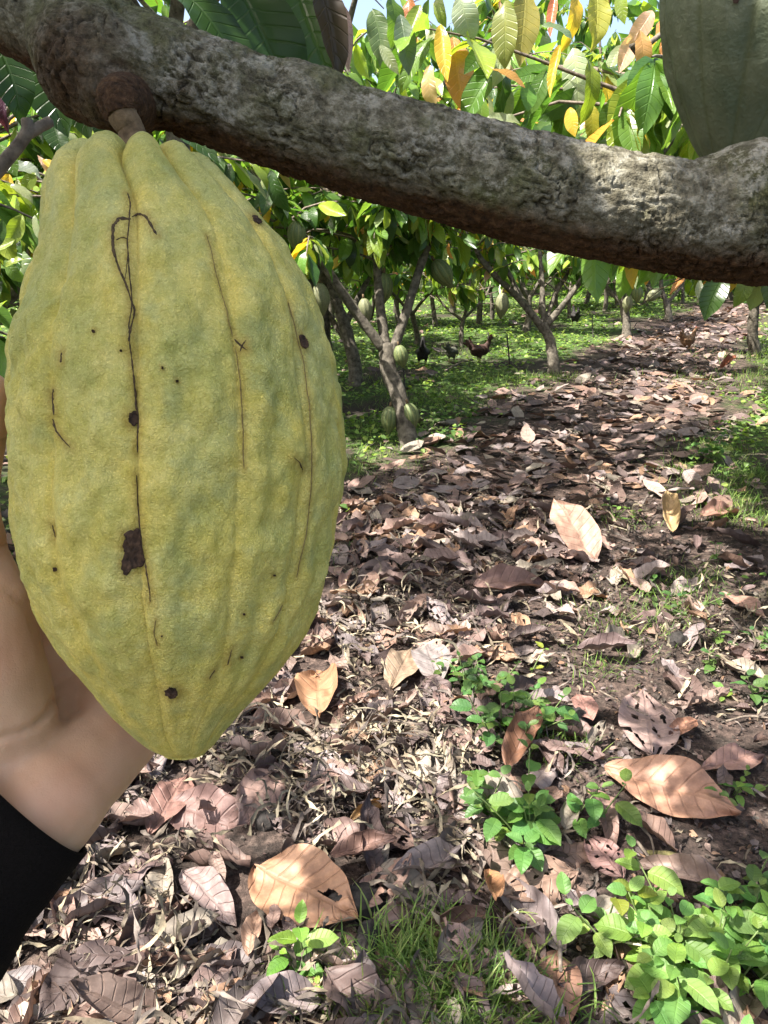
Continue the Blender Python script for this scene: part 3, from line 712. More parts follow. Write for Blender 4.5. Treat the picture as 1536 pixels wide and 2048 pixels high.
def furrow_depth(a, y):
    """0 on a furrow line, 1 on a crest; uneven ribs"""
    a = (a+np.pi) % (2*np.pi)-np.pi
    f = np.concatenate([FUR-2*np.pi, FUR, FUR+2*np.pi]); j = np.clip(np.searchsorted(f, a), 1, len(f)-1)
    lo, hi = f[j-1], f[j]; s = (a-lo)/(hi-lo)
    return np.sqrt(np.clip(np.sin(np.pi*s), 0, 1)), s, j % 10
def pod_point(y, a, lift=0.0):
    # radial frame of each ring faces the camera: a = 0 is the side seen head on
    mid_, r = np.interp(y, _py, _mid), np.interp(y, _py, _rad); w = r/DP*F
    fd, s, j = furrow_depth(a, y)
    tt = np.clip((y-262)/1254, 0, 1)
    top = np.exp(-((tt-.0)/.16)**2); amp = .066+.06*top-.02*sstep(.75, 1, tt)
    mid = -.030*np.exp(-((s-.5)/.16)**2)*sstep(.02, .25, tt)*(1-sstep(.8, 1, tt))   # shallow secondary groove on each rib
    q = np.stack([np.sin(a)*2.6, np.cos(a)*2.6, tt*7.5], -1)
    warty = .034*fbm(q*1.0, 3, 61)+.030*noise(q*2.6, 62)*(.4+.6*fd)+.015*noise(q*5.5, 63)+.006*noise(q*12., 64)
    k = .985+amp*(fd-.97)+mid+warty*(1-.6*top)*np.clip(w/110, .15, 1)
    rr = r*k+lift
    X = DP*np.tan(mid_)+rr*(np.sin(a)*np.cos(mid_)-np.cos(a)*np.sin(mid_)); D = DP-rr*(np.cos(a)*np.cos(mid_)+np.sin(a)*np.sin(mid_))
    Y = -(y+62*np.exp(-((y-262)/95)**2)-1024)/F*DP+(top*(fd-.75)*.008)*np.clip(w/90, 0, 1)
    return np.stack([X, Y, -D], -1) @ _R.T+CAMP
def pod_material():
    m, nt, b = newmat('ripe_pod_skin'); L = nt.links
    geo = nt.nodes.new('ShaderNodeNewGeometry'); pos = geo.outputs['Position']
    sep = nt.nodes.new('ShaderNodeSeparateXYZ'); L.new(attr(nt, 'rib', 'Vector'), sep.inputs[0])
    fd, tt, rim = sep.outputs
    n1 = tnoise(nt, 42, 5, .6, vec=pos); n2 = tnoise(nt, 170, 5, .65, vec=pos); n3 = tnoise(nt, 700, 4, .7, vec=pos, dist=.8); n5 = tnoise(nt, 1500, 2, .6, vec=pos); n4 = tnoise(nt, 85, 3, .5, vec=pos)
    yel = mixc(nt, rmp(nt, n2, .35, .68), (.58, .48, .095), (.70, .59, .165))
    grn = mixc(nt, rmp(nt, n2, .35, .68), (.39, .38, .095), (.53, .505, .17))
    f = math_(nt, 'ADD', math_(nt, 'MULTIPLY', fd, .62), math_(nt, 'MULTIPLY', math_(nt, 'SUBTRACT', n1, .5), 2.0))
    f = math_(nt, 'ADD', f, math_(nt, 'MULTIPLY', math_(nt, 'SUBTRACT', .5, tt), .35))
    c = mixc(nt, rmp(nt, f, .12, .80), yel, grn)
    c = mixc(nt, rmp(nt, n4, .52, .70, 0, .5), c, (.28, .315, .11))
    c = mixc(nt, rmp(nt, n3, .48, .70, 0, .55), c, mixc(nt, 1.0, c, (.60, .58, .42), 'MULTIPLY'))
    c = mixc(nt, rmp(nt, n5, .48, .32, 0, .6), c, mixc(nt, 1.0, c, (1.45, 1.42, 1.6), 'MULTIPLY'))
    c = mixc(nt, rmp(nt, n2, .70, .80, 0, .5), c, (.20, .17, .05))
    n7 = tnoise(nt, 30, 4, .6, vec=pos, dist=.5)
    c = mixc(nt, rmp(nt, n7, .50, .68, 0, .55), c, mixc(nt, 1.0, c, (1.25, 1.25, 1.55), 'MULTIPLY'))
    c = mixc(nt, rmp(nt, n7, .46, .32, 0, .6), c, mixc(nt, 1.0, c, (.80, .85, .74), 'MULTIPLY'))
    c = mixc(nt, math_(nt, 'MULTIPLY', rim, rmp(nt, n3, .3, .6, .35, .8)), c, (.34, .235, .045))
    L.new(c, b.inputs['Base Color'])
    b.inputs['Roughness'].default_value = .55; b.inputs['Specular IOR Level'].default_value = .32
    b.inputs['Subsurface Weight'].default_value = .12; b.inputs['Subsurface Radius'].default_value = (.006, .005, .002); b.inputs['Subsurface Scale'].default_value = .5
    bump(nt, b, math_(nt, 'ADD', math_(nt, 'MULTIPLY', n2, .45), math_(nt, 'ADD', math_(nt, 'MULTIPLY', n3, .8), math_(nt, 'MULTIPLY', n5, .5))), .9, .0016)
    return m
M_POD = pod_material()
py_, pa = pod_surface(360, 480)
A2, Y2 = np.meshgrid(pa, py_)
PV = pod_point(Y2, A2)
fd2, s2, _ = furrow_depth(A2, Y2)
nu, nv = Y2.shape
i = np.arange(nu-1)[:, None]*nv; j = np.arange(nv)[None]; j2 = (j+1) % nv
PQ = np.stack([i+j, i+nv+j, i+nv+j2, i+j2], -1).reshape(-1, 4)
PVf = np.vstack([PV.reshape(-1, 3), PV[0].mean(0), PV[-1].mean(0)])
jj = np.arange(nv); k2 = (jj+1) % nv
PT = np.vstack([np.stack([np.full(nv, nu*nv), jj, k2], -1), np.stack([np.full(nv, nu*nv+1), (nu-1)*nv+k2, (nu-1)*nv+jj], -1)])
rib = np.stack([fd2, np.clip((Y2-262)/1254, 0, 1), s2*0], -1).reshape(-1, 3); rib = np.vstack([rib, rib[0], rib[-1]])
pod = empty('cacao_pod', PV[0].mean(0), 'large ripe yellow-green cacao pod with dark scars cradled in the hand', 'cacao pod')
husk = child('husk', mesh('husk', PVf, [PQ, PT], M_POD, True, {'rib': ('FLOAT_VECTOR', rib)}), pod)
STAIN = []
M_PED = simple_mat('stalk_skin', (.07, .045, .022), (.20, .135, .075), 220, .85, .002, 6, strength=1.0)
ped = tube([P(242, 196, .304), P(240, 214, .299), P(248, 238, .298), P(262, 262, .2995), P(268, 300, .300)], [.0066, .0066, .0056, .0054, .0060], 20, .10, 5, True, 22)
child('stalk', mesh('stalk', ped[0], [ped[1], ped[2]], M_PED), pod)
kV, kQ, kat = rough_tube([P(270, 214, .336), P(264, 210, .328), P(250, 203, .314), P(242, 207, .303), P(240, 222, .298), P(244, 236, .2975)], [.0118, .0115, .0106, .0092, .0072, .0054], 120, 96, [(P(236, 196, .300), .010, .0022, .9)], .55, 1.0)
child('stalk_joint', mesh('stalk_joint', kV, kQ, M_BARK, True, {'bark': ('FLOAT_VECTOR', kat)}), pod)
# cracks and scars on the skin
def on_pod(px, py, lift):
    px = np.asarray(px, float); py = np.asarray(py, float)
    y = 1024+(py-1024)*.8; a = np.zeros_like(px)
    for _ in range(24):                        # find the skin point that shows at this place
        X, Y, D = proj(pod_point(y, a)); r = np.interp(y, _py, _rad)
        y = np.clip(y+.5*(py-Y)*.8, 263, 1515); a = np.clip(a+.6*(px-X)*D/F/(r*np.maximum(np.cos(a), .3)), -1.45, 1.45)
    return pod_point(y, a, lift)
M_CRACK = simple_mat('crack_scab', (.030, .020, .010), (.10, .065, .03), 700, .85, .0004)
M_FAINT = simple_mat('faint_crack', (.12, .085, .03), (.22, .17, .06), 500, .85, .0003)
M_SCAR = simple_mat('brown_scar', (.020, .011, .007), (.105, .058, .034), 420, .8, .0012, 5, strength=1.0)
def ribbon(pts, width, lift=.00022, seed=0):
    pts = np.asarray(pts, float); n = max(8, int(np.sum(np.hypot(*np.diff(pts, axis=0).T))/5))
    t = np.linspace(0, len(pts)-1, n); k = np.arange(len(pts))
    x = np.interp(t, k, pts[:, 0]); y = np.interp(t, k, pts[:, 1]); wd = np.interp(t, k, width if hasattr(width, '__len__') else [width]*len(pts))
    r = np.random.default_rng(seed); jx = np.convolve(r.normal(0, 1.2, n+4), np.ones(5)/5, 'valid'); x = x+jx; wd = wd*r.uniform(.55, 1.25, n)
    wd[0] *= .3; wd[-1] *= .2
    dx, dy = np.gradient(x), np.gradient(y); l = np.hypot(dx, dy)+1e-6; nx, ny = -dy/l, dx/l
    rows = [on_pod(x+nx*wd*o*.5, y+ny*wd*o*.5, lf) for o, lf in ((-1, -.0001), (-.4, lift), (.4, lift), (1, -.0001))]
    V = np.stack(rows, 1).reshape(-1, 3); i = (np.arange(n-1)[:, None]*4+np.arange(3)[None]).ravel()
    return V, np.stack([i, i+1, i+5, i+4], -1)
cracks = [
 ([(255, 386), (262, 410), (258, 440), (255, 480), (258, 540), (263, 600), (258, 650), (259, 685)], 3.5), ([(259, 685), (266, 740), (272, 800), (276, 850), (275, 905)], [4, 4, 5, 5, 3]),
 ([(273, 950), (275, 1000), (279, 1050), (284, 1095), (292, 1140), (299, 1180), (300, 1205)], [2, 3, 3, 4, 5, 4, 2]), ([(312, 1240), (308, 1268), (314, 1292)], 2.5),
 ([(262, 438), (238, 436), (226, 452), (226, 498), (238, 535), (254, 575), (270, 622), (263, 650), (257, 683)], [7, 9, 9, 9, 7, 5, 5, 4, 7]), ([(264, 434), (276, 427), (291, 432), (302, 450), (314, 470)], [4, 7, 6, 6, 7]), ([(232, 480), (244, 474), (257, 479)], 3), ([(257, 505), (250, 560)], 2),
 ([(415, 470), (430, 540), (452, 615), (466, 675), (480, 760), (485, 850), (488, 938)], [1.5, 2, 2, 2.5, 3, 3, 2]), ([(466, 676), (482, 692), (494, 700)], [3, 5, 2]), ([(480, 704), (484, 690), (492, 680)], [2, 5, 2]),
 ([(576, 605), (590, 655), (606, 720), (617, 800), (623, 880), (622, 980), (611, 1075), (592, 1155)], 1.8), ([(586, 915), (600, 925), (605, 940)], [1, 2, 6]), ([(565, 1210), (545, 1245)], 2),
 ([(108, 778), (105, 800), (107, 830)], [5, 5, 4]), ([(106, 838), (112, 862), (124, 878), (140, 895)], [4, 4, 4, 2]), ([(120, 725), (124, 705)], [5, 3]), ([(106, 1050), (112, 1075)], [2, 2.5]), ([(455, 1330), (462, 1300)], [3, 2]), ([(418, 1358), (430, 1340)], [2, 3])]
for k, (p, w) in enumerate(cracks):
    V, Q = ribbon(p, w, seed=k); STAIN.append(np.concatenate([V[1::4], np.full((len(V[1::4]), 1), .0013 if k in (3, 8, 11, 13) else .0021)], 1)); child('crack', mesh('crack', V, Q, M_CRACK if k not in (3, 8, 11, 13) else M_FAINT), pod)
def scar(poly, seed, lift=.0004):
    poly = np.asarray(poly, float); c = poly.mean(0); n = 40
    t = np.linspace(0, len(poly), n, endpoint=False); q = np.vstack([poly, poly[:1]])
    x = np.interp(t, np.arange(len(q)), q[:, 0]); y = np.interp(t, np.arange(len(q)), q[:, 1])
    r = np.random.default_rng(seed); sz = np.ptp(poly[:, 0])
    small = 1 if sz > 14 else .62; x = c[0]+(x-c[0])*small; y = c[1]+(y-c[1])*small; x = x+r.normal(0, sz*.035, n); y = y+r.normal(0, sz*.035, n)
    rings = []
    for f, lf in ((1.0, -.0002), (.94, .0009), (.8, .0006), (.5, .0006), (.25, .0006)):
        rings.append(on_pod(c[0]+(x-c[0])*f, c[1]+(y-c[1])*f, lf+.00012*r.normal(0, 1, n)*(f < .9)))
    V = np.vstack(rings+[on_pod([c[0]], [c[1]], .0006)])
    i = np.arange(4)[:, None]*n; j = np.arange(n)[None]; j2 = (j+1) % n
    Q = np.stack([i+j, i+n+j, i+n+j2, i+j2], -1).reshape(-1, 4); T = np.stack([4*n+np.arange(n), np.full(n, 5*n), 4*n+(np.arange(n)+1) % n], -1)
    return V, [Q, T]
scars = [[(250, 1066), (262, 1058), (278, 1055), (282, 1072), (283, 1098), (287, 1112), (290, 1130), (278, 1134), (268, 1140), (258, 1150), (246, 1148), (242, 1132), (247, 1114), (252, 1104), (245, 1092), (248, 1080), (256, 1076)],
 [(260, 826), (270, 822), (276, 828), (276, 846), (268, 853), (261, 848), (258, 838)], [(330, 1380), (340, 1375), (352, 1377), (356, 1388), (350, 1396), (340, 1397), (330, 1390)], [(597, 672), (604, 668), (611, 680), (615, 692), (610, 698), (602, 692)],
 [(504, 430), (512, 432), (522, 444), (516, 448), (507, 442)], [(108, 1132), (114, 1134), (117, 1142), (110, 1146)], [(349, 760), (358, 759), (360, 765), (352, 767)], [(322, 732), (328, 732), (328, 740), (323, 740)],
 [(240, 700), (244, 698), (246, 704), (241, 706)], [(545, 1149), (549, 1148), (550, 1153), (546, 1154)], [(484, 1226), (489, 1225), (490, 1231), (485, 1232)], [(322, 1270), (326, 1270), (326, 1275), (322, 1275)], [(479, 1312), (485, 1311), (486, 1318), (480, 1318)], [(184, 660), (190, 658), (192, 666), (186, 668)]]
for k, p in enumerate(scars):
    V, Fq = scar(p, 100+k); STAIN.append(np.concatenate([V[:40:3], np.full((14, 1), .0024 if k < 5 else .001)], 1)); child('scar', mesh('scar', V, Fq, M_SCAR), pod)
STAIN = np.vstack(STAIN); front = np.where(PVf[:, 1] < PVf[:, 1].mean()+.02)[0]; best = np.zeros(len(front))
for k in range(0, len(STAIN), 40):
    dq = ((PVf[front][:, None, :]-STAIN[None, k:k+40, :3])**2).sum(-1); best = np.maximum(best, np.exp(-dq/STAIN[None, k:k+40, 3]**2).max(1))
rib[front, 2] = best; husk.data.attributes['rib'].data.foreach_set('vector', rib.astype(np.float32).ravel())

# ------------------------------------------------------------------ other pods
def pod_mesh(name, L, R, mat, seed, nu=60, nv=60, taper=.35, amp=.07, warp=.03):
    """pod hanging down from its origin"""
    t = np.linspace(0, 1, nu); a = np.linspace(0, 2*np.pi, nv, endpoint=False)
    prof = np.sin(np.pi*np.clip(t, 0, 1)**.82)**.62*(1-taper*sstep(.6, 1, t)); prof[0] = prof[-1] = .02
    Tt, A = np.meshgrid(t, a, indexing='ij')
    fd = np.abs(np.sin(A*5))**.6
    q = np.stack([np.cos(A)*2.5, np.sin(A)*2.5, Tt*6], -1)
    k = prof[:, None]*(1+amp*(fd-.7)+warp*fbm(q, 4, seed))
    V = np.stack([np.cos(A)*R*k, np.sin(A)*R*k, -Tt*L], -1).reshape(-1, 3)
    i = np.arange(nu-1)[:, None]*nv; j = np.arange(nv)[None]; j2 = (j+1) % nv
    Q = np.stack([i+j, i+nv+j, i+nv+j2, i+j2], -1).reshape(-1, 4)
    att = np.stack([fd, Tt, fd*0], -1).reshape(-1, 3)
    return mesh(name, V, Q, mat, True, {'rib': ('FLOAT_VECTOR', att)})
def pod_mat2(name, c1, c2, furrow):
    m, nt, b = newmat(name); L = nt.links
    sep = nt.nodes.new('ShaderNodeSeparateXYZ'); L.new(attr(nt, 'rib', 'Vector'), sep.inputs[0])
    n1 = tnoise(nt, 30, 5, .6); n2 = tnoise(nt, 220, 4, .65); n3 = tnoise(nt, 90, 5, .65, mapscale=(1, 1, .25))
    c = mixc(nt, rmp(nt, n1, .35, .65), c1, c2)
    c = mixc(nt, rmp(nt, n3, .5, .72, 0, .6), c, mixc(nt, 1.0, c, (.55, .58, .5), 'MULTIPLY'))
    c = mixc(nt, rmp(nt, sep.outputs[0], .5, .15, 0, .6), c, furrow)
    L.new(c, b.inputs['Base Color']); b.inputs['Roughness'].default_value = .6
    bump(nt, b, math_(nt, 'ADD', n2, n3), .6, .002)
    return m
M_POD2 = pod_mat2('green_grey_pod_skin', (.058, .078, .040), (.115, .130, .075), (.075, .09, .036))
M_POD3 = pod_mat2('green_pod_skin', (.07, .10, .035), (.14, .17, .06), (.22, .22, .08))
M_POD4 = pod_mat2('pale_pod_skin', (.10, .115, .055), (.19, .19, .10), (.18, .17, .08))
p2 = empty('cacao_pod', pod2_top, 'large unripe grey-green cacao pod hanging behind the branch at top right', 'cacao pod')
hk = link('husk', pod_mesh('husk', .205, .0545, M_POD2, 5, 160, 160, .12, .075, .07), p2)
_hv = np.array([v.co for v in hk.data.vertices]); _hn = np.array([v.normal for v in hk.data.vertices]); _x, _y, _d = proj(_hv+pod2_top)
_i = int(np.argmin(np.hypot(_x-1413, _y-28)+1e4*(_d > .46))); _n = Vector(_hn[_i])
if _n.x*_hv[_i][0]+_n.y*_hv[_i][1] < 0: _n = -_n
_t1 = np.array(_n.orthogonal().normalized()); _t2 = np.cross(np.array(_n), _t1)
_a = np.linspace(0, 6.283, 18, endpoint=False); _rr = np.stack([.0026+.0006*np.sin(_a*3), .0055+.001*np.cos(_a*2)], -1); _ux = np.array([1., 0, 0])-np.array(_n)*_n.x; _ux /= np.linalg.norm(_ux); _uz = np.cross(np.array(_n), _ux)
_c = _hv[_i]+np.array(_n)*.0012; _V = np.vstack([_c+np.cos(_a)[:, None]*_rr[:, :1]*_ux+np.sin(_a)[:, None]*_rr[:, 1:]*_uz, _c-np.array(_n)*.0003]); _k = np.arange(18)
link('scar', mesh('scar', _V, np.stack([_k, (_k+1) % 18, np.full(18, 18)], -1), simple_mat('pod_hole', (.012, .008, .006), (.06, .035, .025), 300, .9, .001)), p2)
st = tube([(0, .0, .06), (0, 0, .03), (0, 0, -.004)], [.006, .005, .008], 12, .1, 4, True, 10)
link('stalk', mesh('stalk', st[0], [st[1], st[2]], M_PED), p2)
podm = {3: pod_mesh('husk', 1, .30, M_POD3, 7, 28, 40, .35, .12), 4: pod_mesh('husk', 1, .27, M_POD4, 8, 28, 40, .3, .10)}
stv = tube([(0, 0, .14), (0, 0, -.01)], [.035, .05], 8, 0, 0, True)
stm = mesh('stalk', stv[0], [stv[1], stv[2]], M_PED)
for (x, y, dp, lp, tilt, mk, lb) in [
  (781, 812, d1-.03, 58, 4, 3, 'green ribbed pod on the left of the near trunk foot'), (815, 806, d1-.06, 56, -16, 3, 'green ribbed pod with yellow furrows on the right of the near trunk foot'),
  (797, 690, d1-.1, 48, -14, 3, 'long green pod against the near trunk just below its fork'), (638, 565, d1-.3, 66, -6, 4, 'pale pod hanging at the right edge of the big pod'), (727, 596, d1-.1, 52, -8, 4, 'pale pod hanging in front of the left limb of the near tree'),
  (536, 345, d1-.7, 66, -8, 3, 'shiny green pod on the upper left limb below the big branch'), (594, 440, d1-.5, 62, 4, 3, 'green pod hanging beside the upper left limb near the big pod shoulder'), (768, 545, d1+.1, 64, 2, 3, 'dark green pod between the middle and right limbs of the near tree'),
  (868, 520, d1+.2, 66, -35, 3, 'large dark green pod slanting right of the near tree'), (1006, 585, d2-.4, 52, 3, 4, 'pale pod hanging under the left limb of the many-limbed tree'),
  (1258, 590, d3-.2, 36, 4, 4, 'pale pod at the fork of the clustered-pod tree, lower of the cluster'), (1275, 570, d3-.25, 36, -4, 3, 'green pod right of the fork of the clustered-pod tree'), (1322, 578, d4-.2, 38, 50, 4, 'pale pod slanting left of the small forked tree')]:
    o = empty('cacao_pod', P(x, y, dp), lb, 'cacao pod', 'pods on the plantation trees'); s = lp*dp/F
    o.rotation_euler = (0, math.radians(tilt), 0); o.scale = (s, s, s)
    link('husk', podm[mk], o); link('stalk', stm, o)

# ------------------------------------------------------------------ hand and sleeve
def capsule_union(caps, voxel, smooth=6, scale=None):
    """tapered capsules -> one continuous skin (voxel remesh)"""
    acc = Acc()
    for (a, ra, b, rb) in caps:
        a, b = np.asarray(a, float), np.asarray(b, float); L = np.linalg.norm(b-a)+1e-6; d = (b-a)/L
        ph = np.linspace(-np.pi/2, 0, 6)[:-1]; p1 = [a+d*ra*math.sin(t) for t in ph]; r1 = [max(ra*math.cos(t), 1e-4) for t in ph]
        mid = [a+(b-a)*t for t in np.linspace(0, 1, 6)]; rm = [ra+(rb-ra)*t for t in np.linspace(0, 1, 6)]
        ph = np.linspace(0, np.pi/2, 6)[1:]; p3 = [b+d*rb*math.sin(t) for t in ph]; r3 = [max(rb*math.cos(t), 1e-4) for t in ph]
        acc.add(*tube(p1+mid+p3, r1+rm+r3, 18, 0, 0, True))
    me = acc.build('tmp', None); o = bpy.data.objects.new('tmp', me); COL.objects.link(o)
    md = o.modifiers.new('r', 'REMESH'); md.mode = 'VOXEL'; md.voxel_size = voxel; md.use_smooth_shade = True
    sm = o.modifiers.new('s', 'SMOOTH'); sm.factor = .5; sm.iterations = smooth
    bpy.context.view_layer.update(); dg = bpy.context.evaluated_depsgraph_get()
    res = bpy.data.meshes.new_from_object(o.evaluated_get(dg)); bpy.data.objects.remove(o); 
    res.polygons.foreach_set('use_smooth', np.ones(len(res.polygons), dtype=bool))
    return res
def skin_material():
    m, nt, b = newmat('skin')
    geo = nt.nodes.new('ShaderNodeNewGeometry'); n1 = tnoise(nt, 45, 4, .55, vec=geo.outputs['Position']); n2 = tnoise(nt, 900, 3, .6, vec=geo.outputs['Position'])
    nt.links.new(mixc(nt, rmp(nt, n1, .35, .68), (.47, .285, .175), (.55, .35, .225)), b.inputs['Base Color'])
    b.inputs['Roughness'].default_value = .5; b.inputs['Specular IOR Level'].default_value = .35
    b.inputs['Subsurface Weight'].default_value = .25; b.inputs['Subsurface Radius'].default_value = (.012, .005, .003); b.inputs['Subsurface Scale'].default_value = .6
    n3 = tnoise(nt, 16, 3, .5, vec=geo.outputs['Position'])
    bc = b.inputs['Base Color'].links[0].from_socket; nt.links.new(mixc(nt, rmp(nt, n3, .42, .62, 0, .55), bc, (.50, .25, .15)), b.inputs['Base Color'])
    v = nt.nodes.new('ShaderNodeTexVoronoi'); v.feature = 'DISTANCE_TO_EDGE'; v.inputs['Scale'].default_value = 520; nt.links.new(geo.outputs['Position'], v.inputs['Vector'])
    bump(nt, b, math_(nt, 'ADD', math_(nt, 'MULTIPLY', n2, .7), math_(nt, 'ADD', math_(nt, 'MULTIPLY', n1, 2.0), math_(nt, 'MULTIPLY', rmp(nt, v.outputs['Distance'], 0, .12), .25))), .25, .0007)
    return m
h = lambda x, y, d, r: (P(x, y, d), r)
elbow = C3(-.36, -.36, .20)
wr_u, wr_r = h(112, 1592, .322, .0215), h(45, 1530, .328, .0180)
hyp, hyp2 = h(238, 1462, .354, .0195), h(330, 1380, .376, .016)
the, the1 = h(-8, 1345, .318, .0200), h(-24, 1215, .314, .0172)
mcp, ip, ttip = h(-52, 1120, .318, .0135), h(-66, 985, .304, .0112), h(-27, 790, .298, .0095)
ipm = h(-50, 880, .300, .0112)
palm = h(170, 1350, .400, .021)
caps = [(elbow+C3(0, 0, 0)-CAMP, .040, wr_u[0], .0225), (elbow, .042, wr_r[0], .0215), (*wr_u, *hyp), (*wr_u, *wr_r), (*wr_r, *the), (*hyp, *hyp2), (*the, *the1), (*the1, *mcp), (*mcp, *ip), (*ip, *ipm), (*ipm, *ttip), (*hyp, *palm), (*wr_r, *palm)]
fing = [[(120, 1190, .398, .0135), (215, 1010, .402, .0105), (330, 900, .394, .0095), (430, 830, .383, .0082)],
        [(215, 1215, .405, .0135), (330, 1050, .408, .0108), (455, 960, .394, .0095), (545, 905, .377, .0082)],
        [(300, 1265, .402, .013), (420, 1120, .404, .0102), (520, 1050, .386, .009), (588, 1010, .364, .008)],
        [(365, 1325, .390, .0118), (455, 1220, .386, .0092), (520, 1165, .370, .0082), (560, 1130, .355, .0072)]]
for f in fing:
    q = [h(*p) for p in f]
    caps += [(*palm, *q[0]), (*q[0], *q[1]), (*q[1], *q[2]), (*q[2], *q[3])]
    caps += [(*hyp2, *q[0])] if f is fing[3] else []
caps += [(P(-8, 1345, .348), .017, palm[0], .020), (P(-24, 1215, .345), .014, P(120, 1190, .398), .0125), (P(0, 1290, .350), .014, P(130, 1260, .398), .014)]
hand_me = capsule_union(caps, .0019, 5)
def creases(me):
    n = len(me.vertices); co = np.empty(n*3, np.float32); no = np.empty(n*3, np.float32); me.vertices.foreach_get('co', co); me.vertex_normals.foreach_get('vector', no)
    co = co.reshape(-1, 3).astype(float); no = no.reshape(-1, 3); x, y, d = proj(co); facing = ((CAMP-co)*no).sum(1) > 0
    q = np.stack([x, y], -1); out = np.zeros(n)
    for pts, w, dep in [([(112, 1395), (98, 1425), (72, 1452), (35, 1468), (-40, 1486)], 6, .0017), ([(125, 1400), (170, 1430), (215, 1478)], 10, .0003), ([(20, 1522), (75, 1560), (130, 1622), (175, 1662)], 7, .0003), ([(38, 1508), (95, 1548), (150, 1602), (205, 1630)], 6, .0002), ([(30, 1075), (10, 1090), (-30, 1100)], 7, .0012), ([(15, 1180), (50, 1210), (70, 1260)], 7, .0006), ([(-30, 870), (0, 880), (30, 876)], 6, .0010), ([(-30, 890), (0, 900), (30, 898)], 5, .0007)]:
        p = np.asarray(pts, float); best = np.full(n, 1e9)
        for a, b in zip(p[:-1], p[1:]):
            t = np.clip(((q-a) @ (b-a))/((b-a) @ (b-a)), 0, 1); best = np.minimum(best, np.linalg.norm(q-a-(b-a)*t[:, None], axis=1))
        out += dep*np.exp(-(best/w)**2)-.12*dep*np.exp(-((best-2.2*w)/(1.2*w))**2)
    lump = .0009*fbm(co*55, 3, 88)
    co -= no*(np.where(facing, out, 0)+lump)[:, None]; me.vertices.foreach_set('co', co.astype(np.float32).ravel()); me.update()
creases(hand_me); hand_me.materials.append(skin_material())
person = empty('person', elbow, 'bare left hand and forearm in a black sleeve holding up the big pod', 'person')
child('hand', hand_me, person)
def sleeve():
    m, nt, b = newmat('black_knit'); geo = nt.nodes.new('ShaderNodeNewGeometry')
    n = tnoise(nt, 900, 4, .7, vec=geo.outputs['Position']); n2 = tnoise(nt, 60, 4, .6, vec=geo.outputs['Position'])
    nt.links.new(mixc(nt, n, (.003, .0023, .0022), (.015, .012, .011)), b.inputs['Base Color']); b.inputs['Roughness'].default_value = .95; b.inputs['Specular IOR Level'].default_value = .1
    b.inputs['Sheen Weight'].default_value = .0; b.inputs['Sheen Roughness'].default_value = .6
    bump(nt, b, math_(nt, 'ADD', n, n2), 1.0, .004)
    w0 = (wr_u[0]+wr_r[0])/2; ax = (elbow-w0)/np.linalg.norm(elbow-w0)
    c0 = P(52, 1600, .318)
    u = np.linspace(0, 1, 60); a = np.linspace(0, 2*np.pi, 72, endpoint=False)
    pth = c0[None]+(elbow-c0)[None]*u[:, None]*1.25
    e1 = wr_u[0]-wr_r[0]; e1 -= ax*np.dot(e1, ax); e1 /= np.linalg.norm(e1); e2 = np.cross(ax, e1)
    ra = np.interp(u, [0, .06, .3, .6, 1], [.0345, .0375, .050, .056, .060]); rb = np.interp(u, [0, .1, 1], [.0275, .031, .055])
    rr = []
    for k, inner in ((0, False), (1, True)):
        f = 1 if not inner else .94
        ring = pth[:, None]+(np.cos(a)[None, :, None]*e1*(ra*f)[:, None, None]+np.sin(a)[None, :, None]*e2*(rb*f)[:, None, None])
        q = ring*30
        wob = .0035*fbm(ring*28, 3, 77)*np.clip(u*6+.35, 0, 1)[:, None]+.0012*np.sin(u[:, None]*70+noise(ring*20, 3))*np.clip(u*5, 0, 1)[:, None]
        dirv = ring-pth[:, None]; dirv /= np.linalg.norm(dirv, axis=-1, keepdims=True)
        rr.append(ring+dirv*wob[..., None])
    # a rounded cuff edge: outer rings, then back inside
    G = np.concatenate([rr[1][::-1][-14:], rr[0]], 0); nu_, nv_ = G.shape[:2]
    i = np.arange(nu_-1)[:, None]*nv_; j = np.arange(nv_)[None]; j2 = (j+1) % nv_
    Q = np.stack([i+j, i+nv_+j, i+nv_+j2, i+j2], -1).reshape(-1, 4)
    child('sleeve', mesh('sleeve', G.reshape(-1, 3), Q, m), person, label='black knitted sleeve cuff')
sleeve()

# ------------------------------------------------------------------ fallen leaves and litter
DV = []
for k in range(14):
    r = np.random.default_rng(300+k)
    DV.append(leaf_grid(18, 4, r.uniform(.36, .50), r.uniform(-.5, .7), r.uniform(.0, .35), r.uniform(.015, .045), r.uniform(-.5, .5), 300+k, .47, 1.0, r.choice([0, .5, 1.0, 1.6, -.6]), r.choice([0, .1, .3]), .07))
DM = [tmesh('fallen_leaf', t, M_DEAD, (400+k, .42, 4) if k % 3 == 0 else None) for k, t in enumerate(DV)]
FLAT = [tmesh('fallen_leaf', leaf_grid(80 if hl else 40, 20 if hl else 9, .50, c, f, w, .1, 500+k, pk, 1.0, cw, .06, .035), M_DEAD, hl) for k, (c, f, w, pk, cw, hl) in enumerate([
  (.25, .05, .012, .42, .35, (601, .80, 4)), (.15, .10, .010, .45, 0, (602, .58, 7)), (.3, .12, .018, .5, .2, None), (.5, .1, .02, .45, .9, None), (-.5, .2, .02, .5, 1.6, None), (.9, .1, .03, .5, 2.4, None)])]
BR = np.array([.80, .82, .84])*np.array([(.25, .155, .115), (.31, .205, .165), (.21, .14, .12), (.36, .255, .205), (.16, .11, .10), (.30, .24, .215), (.36, .22, .135), (.25, .20, .19), (.12, .085, .076), (.34, .29, .225)])
def brown(n, r): return BR[r.integers(len(BR), size=n)]*r.uniform(.55, 1.25, (n, 1))
